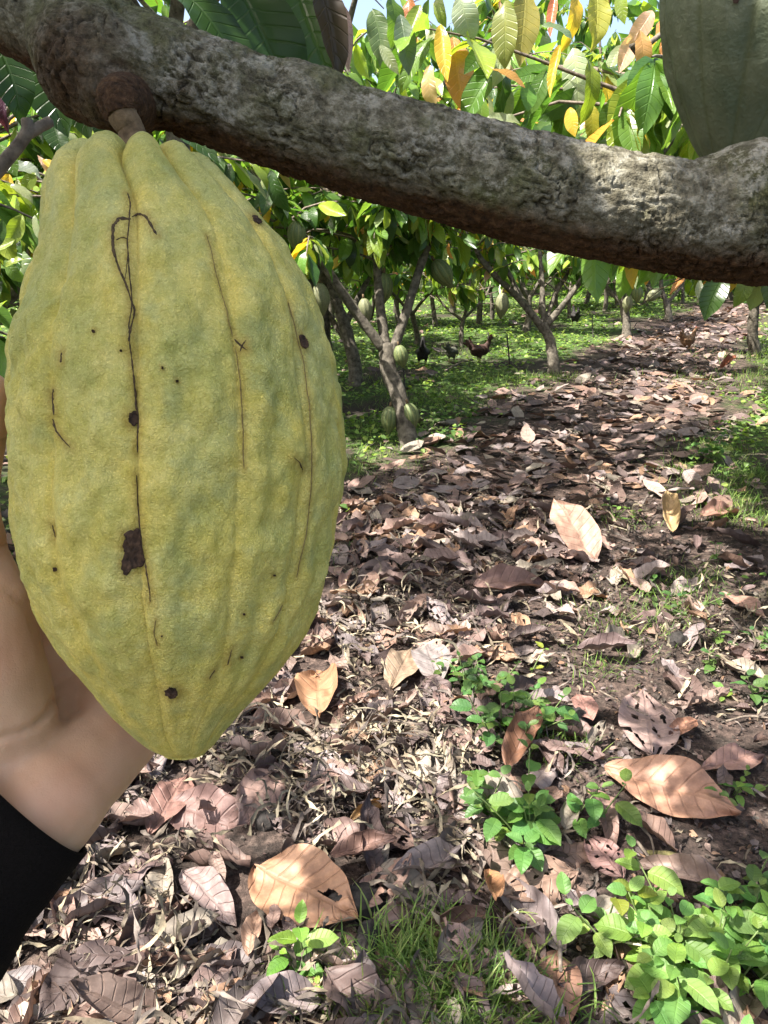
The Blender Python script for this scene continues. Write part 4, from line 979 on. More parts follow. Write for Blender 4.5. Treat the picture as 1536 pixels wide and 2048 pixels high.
# hero leaves: (stalk px, tip px, mesh, width factor, colour, lift, label)
HERO = [((512, 1775), (712, 1885), 0, 1.35, (.36, .20, .115), .045, 'broad tan fallen leaf with a small hole beside the bright seedling'),
 ((1298, 1545), (1282, 1365), 1, 1.0, (.30, .215, .19), .03, 'large greyish pink fallen leaf riddled with insect holes'),
 ((1205, 1570), (1475, 1668), 2, 1.0, (.42, .235, .15), .03, 'large orange-tan fallen leaf in a sun patch below the holed leaf'),
 ((1190, 1125), (1115, 985), 2, 1.05, (.33, .21, .155), .06, 'broad tan fallen leaf leaning up in the middle of the path'),
 ((335, 1635), (515, 1700), 3, 1.1, (.20, .125, .11), .03, 'dark mauve-brown fallen leaf right of the black sleeve'),
 ((300, 1700), (385, 1570), 2, .8, (.24, .135, .11), .03, 'reddish brown fallen leaf between the wrist and the mauve-brown leaf'),
 ((640, 1470), (630, 1350), 3, .9, (.36, .20, .11), .06, 'curled tan fallen leaf standing below the tip of the big pod'),
 ((880, 1395), (845, 1310), 2, 1.0, (.25, .22, .21), .04, 'grey fallen leaf with clear veins left of the middle weeds'),
 ((780, 1410), (830, 1320), 2, .8, (.30, .22, .15), .04, 'pale tan fallen leaf leaning against the veined grey leaf'),
 ((1110, 1945), (1115, 2120), 0, 1.0, (.30, .17, .115), .04, 'orange-brown fallen leaf with a twig across it at the bottom edge'),
 ((975, 1790), (985, 1900), 4, .9, (.38, .20, .10), .06, 'rolled orange-brown fallen leaf with a looped tip'),
 ((980, 1870), (810, 1925), 5, .8, (.20, .125, .09), .05, 'tightly rolled brown fallen leaf above the bottom grass tuft'),
 ((1150, 1780), (990, 1830), 1, 1.0, (.26, .17, .125), .03, 'torn brown fallen leaf left of the big weed clump'),
 ((1010, 1580), (1070, 1495), 4, 1.1, (.19, .095, .055), .06, 'dark rust-brown curled fallen leaf between the two middle weeds'),
 ((1190, 1620), (1225, 1735), 3, .6, (.28, .185, .155), .05, 'narrow folded fallen leaf right of the lower middle weeds'),
 ((945, 1195), (1135, 1178), 3, .8, (.24, .15, .125), .06, 'long reddish brown fallen leaf in the shade on the path'),
 ((1150, 1320), (1275, 1345), 4, .8, (.16, .115, .11), .05, 'dark curled fallen leaf right of the upper weed clump'),
 ((370, 1780), (470, 1880), 3, .9, (.27, .205, .19), .04, 'greyish pink fallen leaf left of the broad tan leaf'),
 ((500, 1960), (520, 1850), 3, .7, (.34, .22, .155), .05, 'pale folded fallen leaf touching the left of the broad tan leaf'),
 ((0, 1975), (110, 2000), 2, 1.0, (.24, .21, .205), .03, 'grey fallen leaf in the bottom left corner'),
 ((1345, 1070), (1320, 1010), 4, .8, (.42, .30, .15), .06, 'cupped yellowish fallen leaf on the right of the path'),
 ((1440, 745), (1536, 722), 4, .8, (.30, .11, .055), .12, 'red-brown curled leaf propped on the bank at the right edge'),
 ((1400, 1040), (1530, 1010), 3, .7, (.33, .19, .14), .05, 'pinkish fallen leaf at the right edge beside the grass'),
 ((1240, 1790), (1165, 1700), 1, 1.1, (.24, .14, .125), .03, 'purplish brown fallen leaf behind the big weed clump'),
 ((1440, 1195), (1530, 1240), 2, .9, (.33, .20, .15), .04, 'pinkish tan fallen leaf at the right edge above the seedlings'),
 ((660, 1760), (800, 1750), 4, .9, (.20, .12, .095), .06, 'wrinkled brown fallen leaf above the dark husk'),
 ((700, 1690), (780, 1640), 5, .7, (.33, .21, .09), .06, 'golden brown rolled leaf right of the black husk'),
 ((1290, 1800), (1350, 1850), 2, .9, (.30, .17, .13), .05, 'small pinkish leaf among the big weed clump leaves'),
 ((1180, 1480), (1150, 1420), 2, 1.0, (.30, .165, .135), .05, 'small reddish leaf left of the holed pink leaf'),
 ((1390, 1470), (1330, 1500), 3, .8, (.36, .19, .12), .04, 'orange strip of leaf right of the holed pink leaf'),
 ((1400, 1560), (1530, 1530), 2, .8, (.30, .18, .145), .03, 'flat brown leaf at the right edge beside the sunlit leaf')]
HSHORT = ['broad tan leaf', 'holed pink leaf', 'sunlit orange leaf', 'leaning tan leaf in mid path', 'mauve-brown leaf', 'reddish leaf by the wrist', 'curled tan leaf under the pod', 'veined grey leaf', 'pale leaning leaf', 'leaf at the bottom edge', 'looped orange-brown leaf', 'tightly rolled brown leaf', 'torn brown leaf', 'rust-brown curled leaf', 'narrow folded leaf', 'long reddish leaf', 'dark curled leaf', 'greyish pink leaf', 'pale folded leaf', 'grey corner leaf', 'cupped yellowish leaf', 'propped red-brown leaf', 'pinkish leaf beside the grass', 'purplish leaf', 'pinkish tan right-edge leaf', 'wrinkled brown leaf', 'golden rolled leaf', 'small pinkish leaf among weeds', 'small reddish leaf', 'orange leaf strip', 'flat brown right-edge leaf']
def lay(me, a, b, wide, color, lift, tilt, name='fallen_leaf'):
    p, q = gp(*a), gp(*b); d = q-p; L = float(np.linalg.norm(d)); L = min(max(L, .07), .38)
    p[2] = float(gz(p[0], p[1]))+lift*.8; n = np.array([tilt[0], tilt[1], 1.0])
    d = d/np.linalg.norm(d)+np.array([0, 0, .10])
    n = n-np.array([0, .35, 0])
    return link(name, me, None, mat4=mat4(frames(d[None], n[None])[0], (L, L*wide, L), p), color=color)
for k, (a, b, mi, wd, c, lf, lb) in enumerate(HERO):
    if k == 3:
        p = gp(*a); p[2] = float(gz(p[0], p[1]))+.015; q = P(b[0], b[1], depth_of(p)+.16); d = q-p; L = float(np.linalg.norm(d)); n = np.array([.15, -.75, .65])
        o = link('fallen_leaf', FLAT[mi], None, mat4=mat4(frames(d[None], n[None])[0], (L, L*1.1, L), p), color=c); tag(o, lb, 'fallen leaf', 'fallen leaves singled out'); continue
    o = lay(FLAT[mi], a, b, wd, tuple(.82*v for v in c), lf, (.15*math.sin(k*2.7), .1*math.cos(k*1.9))); tag(o, lb, 'fallen leaf', 'fallen leaves singled out')
def zone(px, py):
    if py < 1150: return ('on the path beyond the leaning tan leaf', 'fallen leaves on the farther path')
    if px < 700 and py > 1500: return ('in the shredded litter below the hand and pod', 'fallen leaves below the hand')
    if px > 1150: return ('on the dark soil at the right among the seedlings', 'fallen leaves on the right-hand soil')
    return ('in the middle of the leaf-strewn path', 'fallen leaves in mid path')
def litter():
    r = np.random.default_rng(55)
    # plan positions, denser near the camera
    n0 = 26000
    u = r.random(n0); y = .9+(u**1.6)*22; x = r.uniform(-1, 1, n0)*(1.3+y*.62)
    pd = path_d(x, y)+.4*noise(np.stack([x*1.4, y*1.4, x*0], -1), 61)
    patch = noise(np.stack([x*2.0, y*2.0, x*0+4], -1), 62)
    px, py, dp = proj(np.stack([x, y, x*0], -1))
    right_soil = (px > 1150) & (py > 1150)
    pr = np.where(pd < .0, 1.0, np.where(pd < .35, .4, np.where(y > 5, .05, .16)))*np.where(patch < -.35, .45, 1.0)*np.where(right_soil, .38, 1.0)
    keep = r.random(n0) < pr*np.where(y < 3.5, .62, 1.0)
    for (a, b, mi, wd, c, lf, lb) in HERO:
        p, q = gp(*a)[:2], gp(*b)[:2]; ab = q-p; L = np.linalg.norm(ab); t = np.clip(((x-p[0])*ab[0]+(y-p[1])*ab[1])/(L*L), 0, 1)
        keep &= np.hypot(x-p[0]-ab[0]*t, y-p[1]-ab[1]*t) > .16*min(L, .38)*wd+.02
    x, y = x[keep], y[keep]; n = len(x)
    px, py, dp = proj(np.stack([x, y, x*0], -1))
    big = r.random(n) < .55
    S = np.where(big, r.uniform(.13, .25, n), r.uniform(.04, .10, n)); S *= np.where(y > 8, 1.15, 1.0)
    a = r.uniform(0, 6.283, n); tilt = r.normal(0, .15, n)
    D = np.stack([np.cos(a), np.sin(a), tilt], -1); N = np.stack([r.normal(0, .32, n), r.normal(-.05, .32, n), np.ones(n)], -1)
    R = frames(D, N); z = gz(x, y)+r.uniform(.004, .040, n)+np.abs(tilt)*S*.4
    T = np.stack([x, y, z], -1)-D*S[:, None]*.5
    tint = brown(n, r)
    S3 = np.stack([S, S*r.uniform(.8, 1.35, n), S], -1)
    vis = in_view(T, -10) & (py > 960) & big
    # what the pod, hand and branch hide is no candidate
    hid = (px < 690) & (py < 1300) & (px > 0) | (px < 300) & (py < 1600) | (px < 150) & (py < 1900)
    cand = np.where(vis & ~hid)[0]; cand = cand[np.argsort(-(S/dp)[cand])][:270]
    tone = lambda c: 'dark brown' if c.sum() < .30 else ('pinkish brown' if c[0]/max(c[2], .01) < 1.75 else ('tan' if c.sum() > .5 else 'reddish brown'))
    hc = np.array([proj(np.array((gp(*a)+gp(*b))/2))[:2] for (a, b, *_r) in HERO])
    rank = ['', 'second nearest ', 'third nearest ', 'fourth nearest ', 'fifth nearest ', 'sixth nearest ', 'seventh nearest ']; cnt = {}
    info = []
    for i in cand:
        dx, dy = px[i]-hc[:, 0], py[i]-hc[:, 1]; dd = np.hypot(dx, dy); k = int(np.argmin(dd))
        side = ('right of' if dx[k] > 0 else 'left of') if abs(dx[k]) > abs(dy[k]) else ('below' if dy[k] > 0 else 'above')
        info.append((dd[k], i, k, side))
    for dist, i, k, side in sorted(info):
        sz = 'large' if S[i] > .21 else ('small' if S[i] < .165 else 'medium')
        key = f'{sz} {tone(tint[i])} dry leaf {side} the {HSHORT[k]}'; c = cnt.get(key, 0); cnt[key] = c+1
        o = link('fallen_leaf', DM[r.integers(len(DM))], None, mat4=mat4(R[i], S3[i], T[i]), color=tint[i])
        tag(o, rank[min(c, 6)]+key, 'fallen leaf', zone(px[i], py[i])[1])
    m = np.ones(n, bool); m[cand] = False; rest = np.where(m)[0]
    sc = Scatter(); w = r.integers(8, size=len(rest))
    LT = []
    for k in range(8):
        q = np.random.default_rng(700+k)
        LT.append(leaf_grid(8, 2, q.uniform(.36, .5), q.uniform(-.6, .8), q.uniform(0, .3), q.uniform(.015, .05), q.uniform(-.5, .5), 700+k, .47, 1.0, q.choice([0, .5, .9, 1.5]), q.choice([0, .2, .45]), .08))
    LF = [leaf_grid(5, 1, .42, c, .2, .03, .2, 760+k, .47) for k, c in enumerate([.4, -.5, .9, .1, .6, -.2, .3, .7])]
    far = T[rest, 1] > 4.5
    for k in range(8):
        j = rest[(w == k) & ~far]; sc.add(LT[k], R[j], S3[j], T[j], tint[j]); j = rest[(w == k) & far]; sc.add(LF[k], R[j], S3[j], T[j], tint[j])
    o = link('leaf_litter', sc.build('leaf_litter', M_DEAD)); tag(o, 'deep litter of dry brown leaf pieces covering the path', 'leaf litter', kind='stuff')
litter()
def fragments():
    r = np.random.default_rng(59); sc = Scatter(); n = 8000
    y = .9+r.random(n)**1.4*4.2; x = np.where(r.random(n) < .55, r.uniform(.1, 1, n), r.uniform(-1, 1, n))*(.75+y*.5)
    a = r.uniform(0, 6.283, n); D = np.stack([np.cos(a), np.sin(a), r.normal(0, .25, n)], -1); N = np.stack([r.normal(0, .45, n), r.normal(0, .45, n), np.ones(n)], -1)
    S = r.uniform(.008, .035, n); T = np.stack([x, y, gz(x, y)+.006+S*.15], -1); tint = brown(n, r)*r.uniform(.5, 1.3, (n, 1)); R = frames(D, N); w = r.integers(4, size=n)
    FR = [leaf_grid(3, 1, [.7, .5, .35, .2][k], .6, .3, .08, .6, 780+k, [.3, .5, .6, .45][k], .3, 0, .5) for k in range(4)]
    for k in range(4): j = np.where(w == k)[0]; sc.add(FR[k], R[j], S[j], T[j], tint[j])
    o = link('leaf_fragments', sc.build('leaf_fragments', M_DEAD)); tag(o, 'crumbled bits of dry leaf strewn over the soil', 'leaf litter', kind='stuff')
fragments()
def straw():
    """shredded dry grass and leaf strips"""
    r = np.random.default_rng(56); sc = Scatter()
    cl = [(gp(x, y), s, k) for x, y, s, k in [(780, 1540, .16, 700), (560, 1980, .28, 800), (650, 1560, .22, 600), (400, 1720, .35, 900), (300, 1850, .3, 800), (820, 1250, .25, 450), (900, 1140, .3, 350), (760, 1350, .25, 500), (480, 1560, .25, 600), (950, 1000, .4, 300), (1280, 1010, .3, 200), (880, 1650, .15, 300), (1130, 1560, .2, 120), (1500, 1250, .25, 200), (700, 1930, .2, 500), (1440, 1300, .2, 150)]]
    T, S, W = [], [], []
    for c, s, k in cl:
        q = r.normal(0, s, (int(k*.62), 2)); T.append(c[:2]+q)
    T.append(np.stack([r.uniform(-1.3, 1.6, 1300), r.uniform(.95, 5, 1300)], -1))
    T = np.vstack(T); keep = np.ones(len(T), bool)
    for (a, b, mi, wd, c, lf, lb) in HERO:
        p, q = gp(*a)[:2], gp(*b)[:2]; ab = q-p; L = np.linalg.norm(ab); t = np.clip(((T-p) @ ab)/(L*L), 0, 1)
        keep &= np.linalg.norm(T-p-ab*t[:, None], axis=1) > .20*min(L, .38)*wd+.03
    T = T[keep]; n = len(T); x, y = T.T
    a = r.uniform(0, 6.283, n); D = np.stack([np.cos(a), np.sin(a), r.normal(.08, .3, n)], -1); N = np.stack([r.normal(0, .6, n), r.normal(0, .6, n), np.ones(n)], -1)
    L = r.uniform(.05, .19, n); wd = r.uniform(.004, .012, n)
    pal = np.array([(.40, .33, .22), (.30, .24, .165), (.22, .175, .13), (.46, .40, .28), (.15, .12, .10), (.27, .22, .185)])
    tint = pal[r.integers(len(pal), size=n)]*r.uniform(.42, .9, (n, 1))
    R = frames(D, N); z = gz(x, y)+r.uniform(.008, .05, n); P3 = np.stack([x, y, z], -1)-D*L[:, None]*.5
    ST = []
    for k in range(8):
        q = np.random.default_rng(800+k); ST.append(leaf_grid(9, 1, [.035, .05, .085, .045][k % 4], q.uniform(-3.0, 3.4), .4, .03, q.uniform(-3.5, 3.5), 800+k, .45, .4))
    w = r.integers(8, size=n)
    for k in range(8): j = np.where(w == k)[0]; sc.add(ST[k], R[j], L[j], P3[j], tint[j])
    o = link('dry_straw', sc.build('dry_straw', M_STRAW)); tag(o, 'shredded pale straw and leaf strips mixed through the litter', 'straw', kind='stuff')
straw()
def crumbs():
    r = np.random.default_rng(57); sc = Scatter()
    V = np.array([(0, 0, .8), (1, 0, 0), (0, 1, 0), (-1, 0, 0), (0, -1, 0), (0, 0, -.6)], float); V += np.random.default_rng(1).normal(0, .2, V.shape)
    Tt = np.array([(0, 1, 2), (0, 2, 3), (0, 3, 4), (0, 4, 1), (5, 2, 1), (5, 3, 2), (5, 4, 3), (5, 1, 4)])
    n = 9000; y = .9+r.random(n)**1.5*3.6; x = np.where(r.random(n) < .6, r.uniform(.15, 1, n), r.uniform(-1, 1, n))*(.75+y*.5)
    S = r.uniform(.0025, .009, n)*(1+.6*(r.random(n) < .08)); T = np.stack([x, y, gz(x, y)+S*.4+.002], -1)
    R = frames(r.normal(0, 1, (n, 3)), r.normal(0, 1, (n, 3)))
    tint = np.ones((n, 3))
    sc.add((V, Tt, V*0), R, S[:, None]*r.uniform(.6, 1.6, (n, 3)), T, tint)
    o = link('soil_crumbs', sc.build('soil_crumbs', M_CHUNK, False)); tag(o, 'dark crumbs of soil and mulch between the leaves', 'soil', kind='stuff')
crumbs()

# ------------------------------------------------------------------ green ground cover, grass
WT = [leaf_grid(3, 1, .75, c, .25, .03, 0, 900+k, .42, .6) for k, c in enumerate([.5, .9, .2])]
GR1 = np.array([(.085, .16, .03), (.12, .21, .04), (.16, .25, .05), (.21, .28, .065), (.06, .12, .025)])
def ground_cover():
    r = np.random.default_rng(58); sc = Scatter()
    n0 = 64000; u = r.random(n0); y = 3.2+u**1.5*34; x = r.uniform(-1, 1, n0)*(.5+y*.60)+y*.02
    g = green_map(x, y)*np.where(y < 6, .55, 1.0); keep = r.random(n0) < g; x, y = x[keep], y[keep]; n = len(x)
    S = r.uniform(.022, .05, n)*(1+y*.05); a = r.uniform(0, 6.283, n)
    D = np.stack([np.cos(a), np.sin(a), r.normal(.05, .35, n)], -1); N = np.stack([r.normal(0, .4, n), r.normal(-.1, .4, n), np.ones(n)], -1)
    hgt = (.03+.09*np.clip(noise(np.stack([x*1.3, y*1.3, x*0], -1), 71)+.3, 0, 1))
    T = np.stack([x, y, gz(x, y)+r.random(n)**.7*hgt+.005], -1)
    tint = GR1[r.integers(len(GR1), size=n)]*r.uniform(.8, 1.25, (n, 1))
    w = r.integers(3, size=n)
    for k in range(3): j = np.where(w == k)[0]; sc.add(WT[k], frames(D, N)[j], S[j], T[j], tint[j])
    o = link('ground_cover', sc.build('ground_cover', M_WEED)); tag(o, 'low leafy green ground cover under the plantation trees', 'ground cover', kind='stuff')
ground_cover()
BL = [leaf_grid(4, 1, .055, c, .3, .0, .3, 950+k, .25, .9) for k, c in enumerate([.5, 1.0, 1.5, .2])]
def blades(name, label, clumps, seed):
    r = np.random.default_rng(seed); sc = Scatter(); X, H = [], []
    for (px, py, sx, k, hh) in clumps:
        c = gp(px, py); X.append(np.stack([c[0]+r.normal(0, sx, k), c[1]+r.normal(0, sx*.8, k)], -1)); H.append(np.full(k, hh))
    X = np.vstack(X); H = np.concatenate(H)*r.uniform(.5, 1.25, len(X)); n = len(X)
    a = r.uniform(0, 6.283, n); t = r.uniform(.2, .9, n)
    D = np.stack([np.cos(a)*t, np.sin(a)*t, np.ones(n)], -1); N = np.stack([np.cos(a), np.sin(a), -t], -1)*-1
    T = np.stack([X[:, 0], X[:, 1], gz(X[:, 0], X[:, 1])], -1)
    tint = np.array([(.09, .17, .035), (.14, .23, .05), (.07, .13, .03), (.20, .26, .08)])[r.integers(4, size=n)]*r.uniform(.75, 1.2, (n, 1))
    wd = r.uniform(.0035, .007, n); R = frames(D, N); w = r.integers(4, size=n)
    for k in range(4): j = np.where(w == k)[0]; sc.add(BL[k], R[j], np.stack([H, H*.5+wd*7, H], -1)[j], T[j], tint[j])
    o = link(name, sc.build(name, M_GRASS)); tag(o, label, 'grass', kind='stuff')
blades('grass', 'fine green grass tufts growing through the litter', [
  (880, 1985, .09, 900, .10), (800, 2030, .09, 600, .09), (960, 2040, .09, 500, .10), (900, 2100, .12, 600, .1), (1000, 1990, .05, 70, .08), (1120, 1520, .07, 160, .07), (1060, 1500, .06, 80, .07), (1270, 1250, .16, 320, .07), (1340, 1180, .14, 260, .07), (1380, 1150, .12, 150, .07), (1200, 1350, .1, 120, .06),
  (1450, 1000, .18, 500, .10), (1520, 960, .2, 500, .11), (1500, 1040, .15, 300, .09), (1430, 900, .2, 300, .10), (1380, 940, .2, 200, .09), (1500, 760, .5, 700, .14), (1536, 720, .5, 500, .15), (700, 940, .25, 350, .09), (730, 900, .3, 350, .09), (880, 800, .4, 800, .10), (780, 850, .3, 300, .09), (1000, 760, .5, 700, .12), (950, 700, .7, 600, .13), (1100, 760, .2, 200, .12), (760, 760, .5, 400, .11), (640, 1120, .15, 60, .07), (1240, 1040, .12, 80, .07)], 61)

# ------------------------------------------------------------------ broad-leaved weeds: every leaf a part
WM = [tmesh('leaf', leaf_grid(12, 3, W_, c, .25, .018, t, 970+k, .40, .8), M_WEED) for k, (c, t, W_) in enumerate([(.5, .1, .62), (.9, -.2, .68), (.3, .3, .58), (.7, -.1, .72)])]
def weed(px, py, nst, hgt, lsize, spread, label, seed, tint=(.10, .20, .035), pairs=(3, 5), group='weeds growing through the litter'):
    r = np.random.default_rng(seed); c = gp(px, py); c[2] = float(gz(c[0], c[1]))-.005
    root = empty('weed_plant', c, label, 'plant', group)
    for s in range(nst):
        o = np.array([r.normal(0, spread), r.normal(0, spread*.7), 0]) if nst > 1 else np.zeros(3)
        H = hgt*r.uniform(.65, 1.2); lean = r.normal(0, .25, 2)+o[:2]*1.5
        pts = [o*.55, o*.8+np.array([lean[0]*H*.4, lean[1]*H*.4, H*.5]), o+np.array([lean[0]*H, lean[1]*H, H])]
        V, Q, T = tube(pts, [.0026, .0022, .0015], 6, 0, 0, True, 8)
        link('stem', mesh('stem', V, [Q, T], M_STEM), root)
        k = int(r.integers(*pairs)); a0 = r.uniform(0, 6.28)
        for p in range(k):
            f = .35+.65*p/max(1, k-1); q = (1-f)**2*np.array(pts[0])+2*f*(1-f)*np.array(pts[1])+f*f*np.array(pts[2])
            for side in (0, 1):
                a = a0+p*1.57+side*3.14+r.normal(0, .25); el = r.uniform(-.15, .35)+(.45 if p == k-1 else 0)
                d = np.array([math.cos(a), math.sin(a), el]); n = np.array([-math.cos(a)*el*.8+r.normal(0, .2), -math.sin(a)*el*.8-.1+r.normal(0, .2), 1.0])
                L = 1.18*lsize*r.uniform(.5, 1.2)*(.62 if p == k-1 else 1.0)*(.8 if p == 0 else 1.0)
                cc = np.array(tint)*r.uniform(.7, 1.25)*np.array([r.uniform(.8, 1.35), 1, r.uniform(.8, 1.5)])
                link('leaf', WM[r.integers(len(WM))], root, mat4=mat4(frames(d[None], n[None])[0], L, q+d*L*.12), color=cc)
    return root
M_STEM = simple_mat('weed_stem', (.07, .11, .03), (.13, .17, .06), 60, .6, .001)
weed(1365, 1975, 26, .15, .064, .085, 'big bright green weed clump filling the bottom right corner', 201, (.13, .245, .05), (3, 5))
weed(1530, 1940, 9, .15, .064, .06, 'weed clump at the right edge beside the big bright clump', 202, (.11, .22, .04), (3, 4))
weed(1500, 1830, 6, .13, .07, .07, 'shaded dark green weed at the right edge above the big clump', 203, (.065, .135, .035), (2, 4))
weed(1200, 1890, 2, .12, .065, .03, 'thin yellowing weed at the left rim of the big clump', 204, (.12, .19, .03), (2, 3))
weed(1075, 1705, 12, .17, .064, .075, 'leafy green weed clump left of the sunlit orange leaf', 205, (.085, .175, .035), (3, 5))
weed(960, 1660, 3, .13, .06, .035, 'upright green weed at the left of the lower middle weed clump', 206, (.08, .17, .035), (3, 4))
weed(1020, 1490, 13, .13, .06, .085, 'spreading green weed clump in the middle of the litter', 207, (.07, .15, .035), (3, 4))
weed(950, 1400, 10, .11, .045, .07, 'small-leaved weed patch behind the middle weed clump', 208, (.07, .15, .035), (3, 5))
weed(612, 1960, 2, .13, .058, .012, 'bright seedling beside the broad tan leaf', 209, (.12, .25, .04), (2, 4))
weed(575, 2010, 2, .07, .03, .03, 'tiny pale seedling under the bright seedling at bottom', 210, (.16, .26, .05), (3, 4))
weed(1442, 1405, 1, .05, .055, .0, 'single four-leaved seedling on bare soil at right', 211, (.10, .20, .04), (2, 3))
weed(1425, 1345, 2, .07, .05, .02, 'small seedling above the single four-leaved seedling', 212, (.09, .18, .04), (2, 3))
weed(1500, 1290, 5, .10, .05, .08, 'low weed patch at the right edge above the seedlings', 213, (.07, .15, .035), (3, 4))
weed(1350, 1210, 6, .08, .045, .12, 'low dark weed patch on the soil right of the path', 214, (.06, .13, .03), (2, 4))
weed(1455, 1590, 4, .08, .045, .06, 'small weed sprouting beside the sunlit orange leaf', 215, (.09, .18, .035), (2, 4))
weed(1058, 1370, 1, .09, .045, .0, 'lone yellow-green seedling right of the small-leaved patch', 216, (.16, .25, .035), (2, 3))
weed(1420, 930, 7, .18, .06, .14, 'leafy weed clump on the shaded right bank', 217, (.07, .15, .03), (3, 5))
weed(900, 878, 6, .12, .06, .14, 'low weed clump right of the near trunk foot', 218, (.07, .15, .03), (3, 4))
weed(1245, 1045, 4, .10, .05, .06, 'small weed in the sun on the right of the path', 219, (.11, .21, .04), (2, 4))
weed(1440, 1120, 3, .08, .05, .07, 'small weed near the right edge below the grass', 220, (.08, .17, .035), (2, 4))
weed(1530, 1420, 3, .09, .06, .04, 'shaded weed cut by the right edge above the brown leaf', 221, (.06, .13, .03), (2, 4))
weed(700, 870, 5, .12, .055, .12, 'low weed clump between the big pod and the near trunk', 222, (.08, .16, .03), (3, 4))

# ------------------------------------------------------------------ husks, stones, wood, twigs, stakes
def rock(px, py, sx, sy, sz, rot, mat, name, label, cat, seed, group=None, amp=.22, furrows=0):
    c = gp(px, py); c[2] = float(gz(c[0], c[1]))+sz*.35
    t = np.linspace(0, np.pi, 26); a = np.linspace(0, 2*np.pi, 34, endpoint=False); Tt, A = np.meshgrid(t, a, indexing='ij')
    d = np.stack([np.cos(Tt), np.sin(Tt)*np.cos(A), np.sin(Tt)*np.sin(A)], -1)
    k = 1+amp*fbm(d*1.7+seed, 3, seed)+amp*.4*noise(d*6, seed+1)
    if furrows: k = k*(1+.06*np.cos(A*furrows))
    V = (d*k[..., None]*np.array([sx, sy, sz])).reshape(-1, 3); n = 34
    i = np.arange(25)[:, None]*n; j = np.arange(n)[None]; j2 = (j+1) % n
    o = link(name, mesh(name, V, np.stack([i+j, i+n+j, i+n+j2, i+j2], -1).reshape(-1, 4), mat), loc=c); o.rotation_euler = (.1, .12, math.radians(rot))
    tag(o, label, cat, group); return o
G1 = 'blackened old pod husks in the litter'
rock(715, 1835, .075, .045, .035, 15, M_STONE, 'pod_husk', 'large black rotted pod husk right of the broad tan leaf', 'pod husk', 1, G1, .18, 8)
rock(535, 1668, .034, .030, .028, 0, M_STONE, 'pod_husk', 'round black husk at the right end of the mauve-brown leaf', 'pod husk', 2, G1, .15)
rock(705, 1632, .036, .026, .024, 60, M_STONE, 'pod_husk', 'charcoal grey husk under the stick', 'pod husk', 3, G1, .15, 7)
rock(692, 1545, .036, .030, .028, 20, simple_mat('grey_husk', (.05, .048, .05), (.24, .23, .235), 60, .7, .004), 'stone', 'pale grey mottled stone right of the big pod tip', 'stone', 4)
rock(735, 1905, .05, .028, .03, 80, M_STONE, 'pod_husk', 'black split husk under the broad tan leaf tip', 'pod husk', 5, G1, .2, 8)
rock(1150, 1460, .05, .04, .035, 30, M_STONE, 'pod_husk', 'black husk between the middle weeds and the holed leaf', 'pod husk', 6, G1, .2)
rock(890, 1290, .05, .035, .03, 20, M_STONE, 'pod_husk', 'dark husk in the shade above the small-leaved patch', 'pod husk', 7, G1, .2)
rock(1355, 1290, .045, .04, .04, 20, M_STONE, 'pod_husk', 'hollow dark husk at the right above the soil', 'pod husk', 8, G1, .25)
rock(262, 2010, .085, .026, .03, 68, M_PALE, 'wood_chunk', 'pale weathered wood chunk at the bottom left', 'wood', 9, None, .3)
rock(1345, 1735, .075, .017, .017, -8, M_COB, 'dry_cob', 'mossy brown cob lying on soil above the big weed clump', 'cob', 10, None, .12)
def stick(pts, rad, name, label, cat, mat=M_TWIG, lift=.03, group=None):
    q = []
    for (x, y) in pts: p = gp(x, y); p[2] = float(gz(p[0], p[1]))+lift; q.append(p)
    base = q[0]; V, Q, T = tube([p-base for p in q], rad, 8, .15, 3, True, 16)
    o = link(name, mesh(name, V, [Q, T], mat), loc=base); tag(o, label, cat, group)
G2 = 'twigs lying in the litter'
stick([(605, 1490), (660, 1550), (700, 1590), (750, 1620)], [.008, .0075, .007, .005], 'fallen_twig', 'grey stick right of the big pod tip', 'twig', lift=.05, group=G2)
stick([(1195, 1425), (1240, 1450), (1290, 1475)], [.003, .003, .0022], 'fallen_twig', 'thin twig across the holed pink leaf', 'twig', lift=.06, group=G2)
stick([(1112, 1960), (1114, 2020)], [.0045, .004], 'fallen_twig', 'short twig on the leaf at the bottom edge', 'twig', lift=.08, group=G2)
stick([(1270, 1720), (1310, 1770), (1355, 1800)], [.004, .004, .003], 'fallen_twig', 'pale twig beside the mossy cob', 'twig', lift=.03, group=G2)
stick([(1450, 1460), (1490, 1450), (1536, 1455)], [.004, .004, .003], 'fallen_twig', 'thin twig on bare soil at the right edge', 'twig', lift=.02, group=G2)
stick([(890, 745), (925, 725), (945, 722)], [.012, .012, .01], 'fallen_twig', 'bent stick lying on the grass below the hens', 'twig', lift=.04, group=G2)
def stake(px, py, top, lb, r=.012):
    b = gnd(px, py); dp = depth_of(b); t = P(top[0], top[1], dp); V, Q, T = tube([(0, 0, 0), tuple((t-b)*.5), tuple(t-b)], [r, r*.9, r*.7], 8, .1, 1, True, 8)
    o = link('stake', mesh('stake', V, [Q, T], M_STAKE), loc=b); tag(o, lb, 'stake', 'thin dark stakes in the grass')
stake(1021, 731, (1014, 668), 'tall thin dark stake standing in the grass left of the many-limbed tree')
stake(979, 700, (976, 664), 'short dark stake right of the reddish hen')
stake(1187, 672, (1184, 634), 'thin dark stake between the many-limbed and the clustered-pod trees')
stake(812, 800, (804, 702), 'thin dark stake leaning just right of the near trunk', .012)

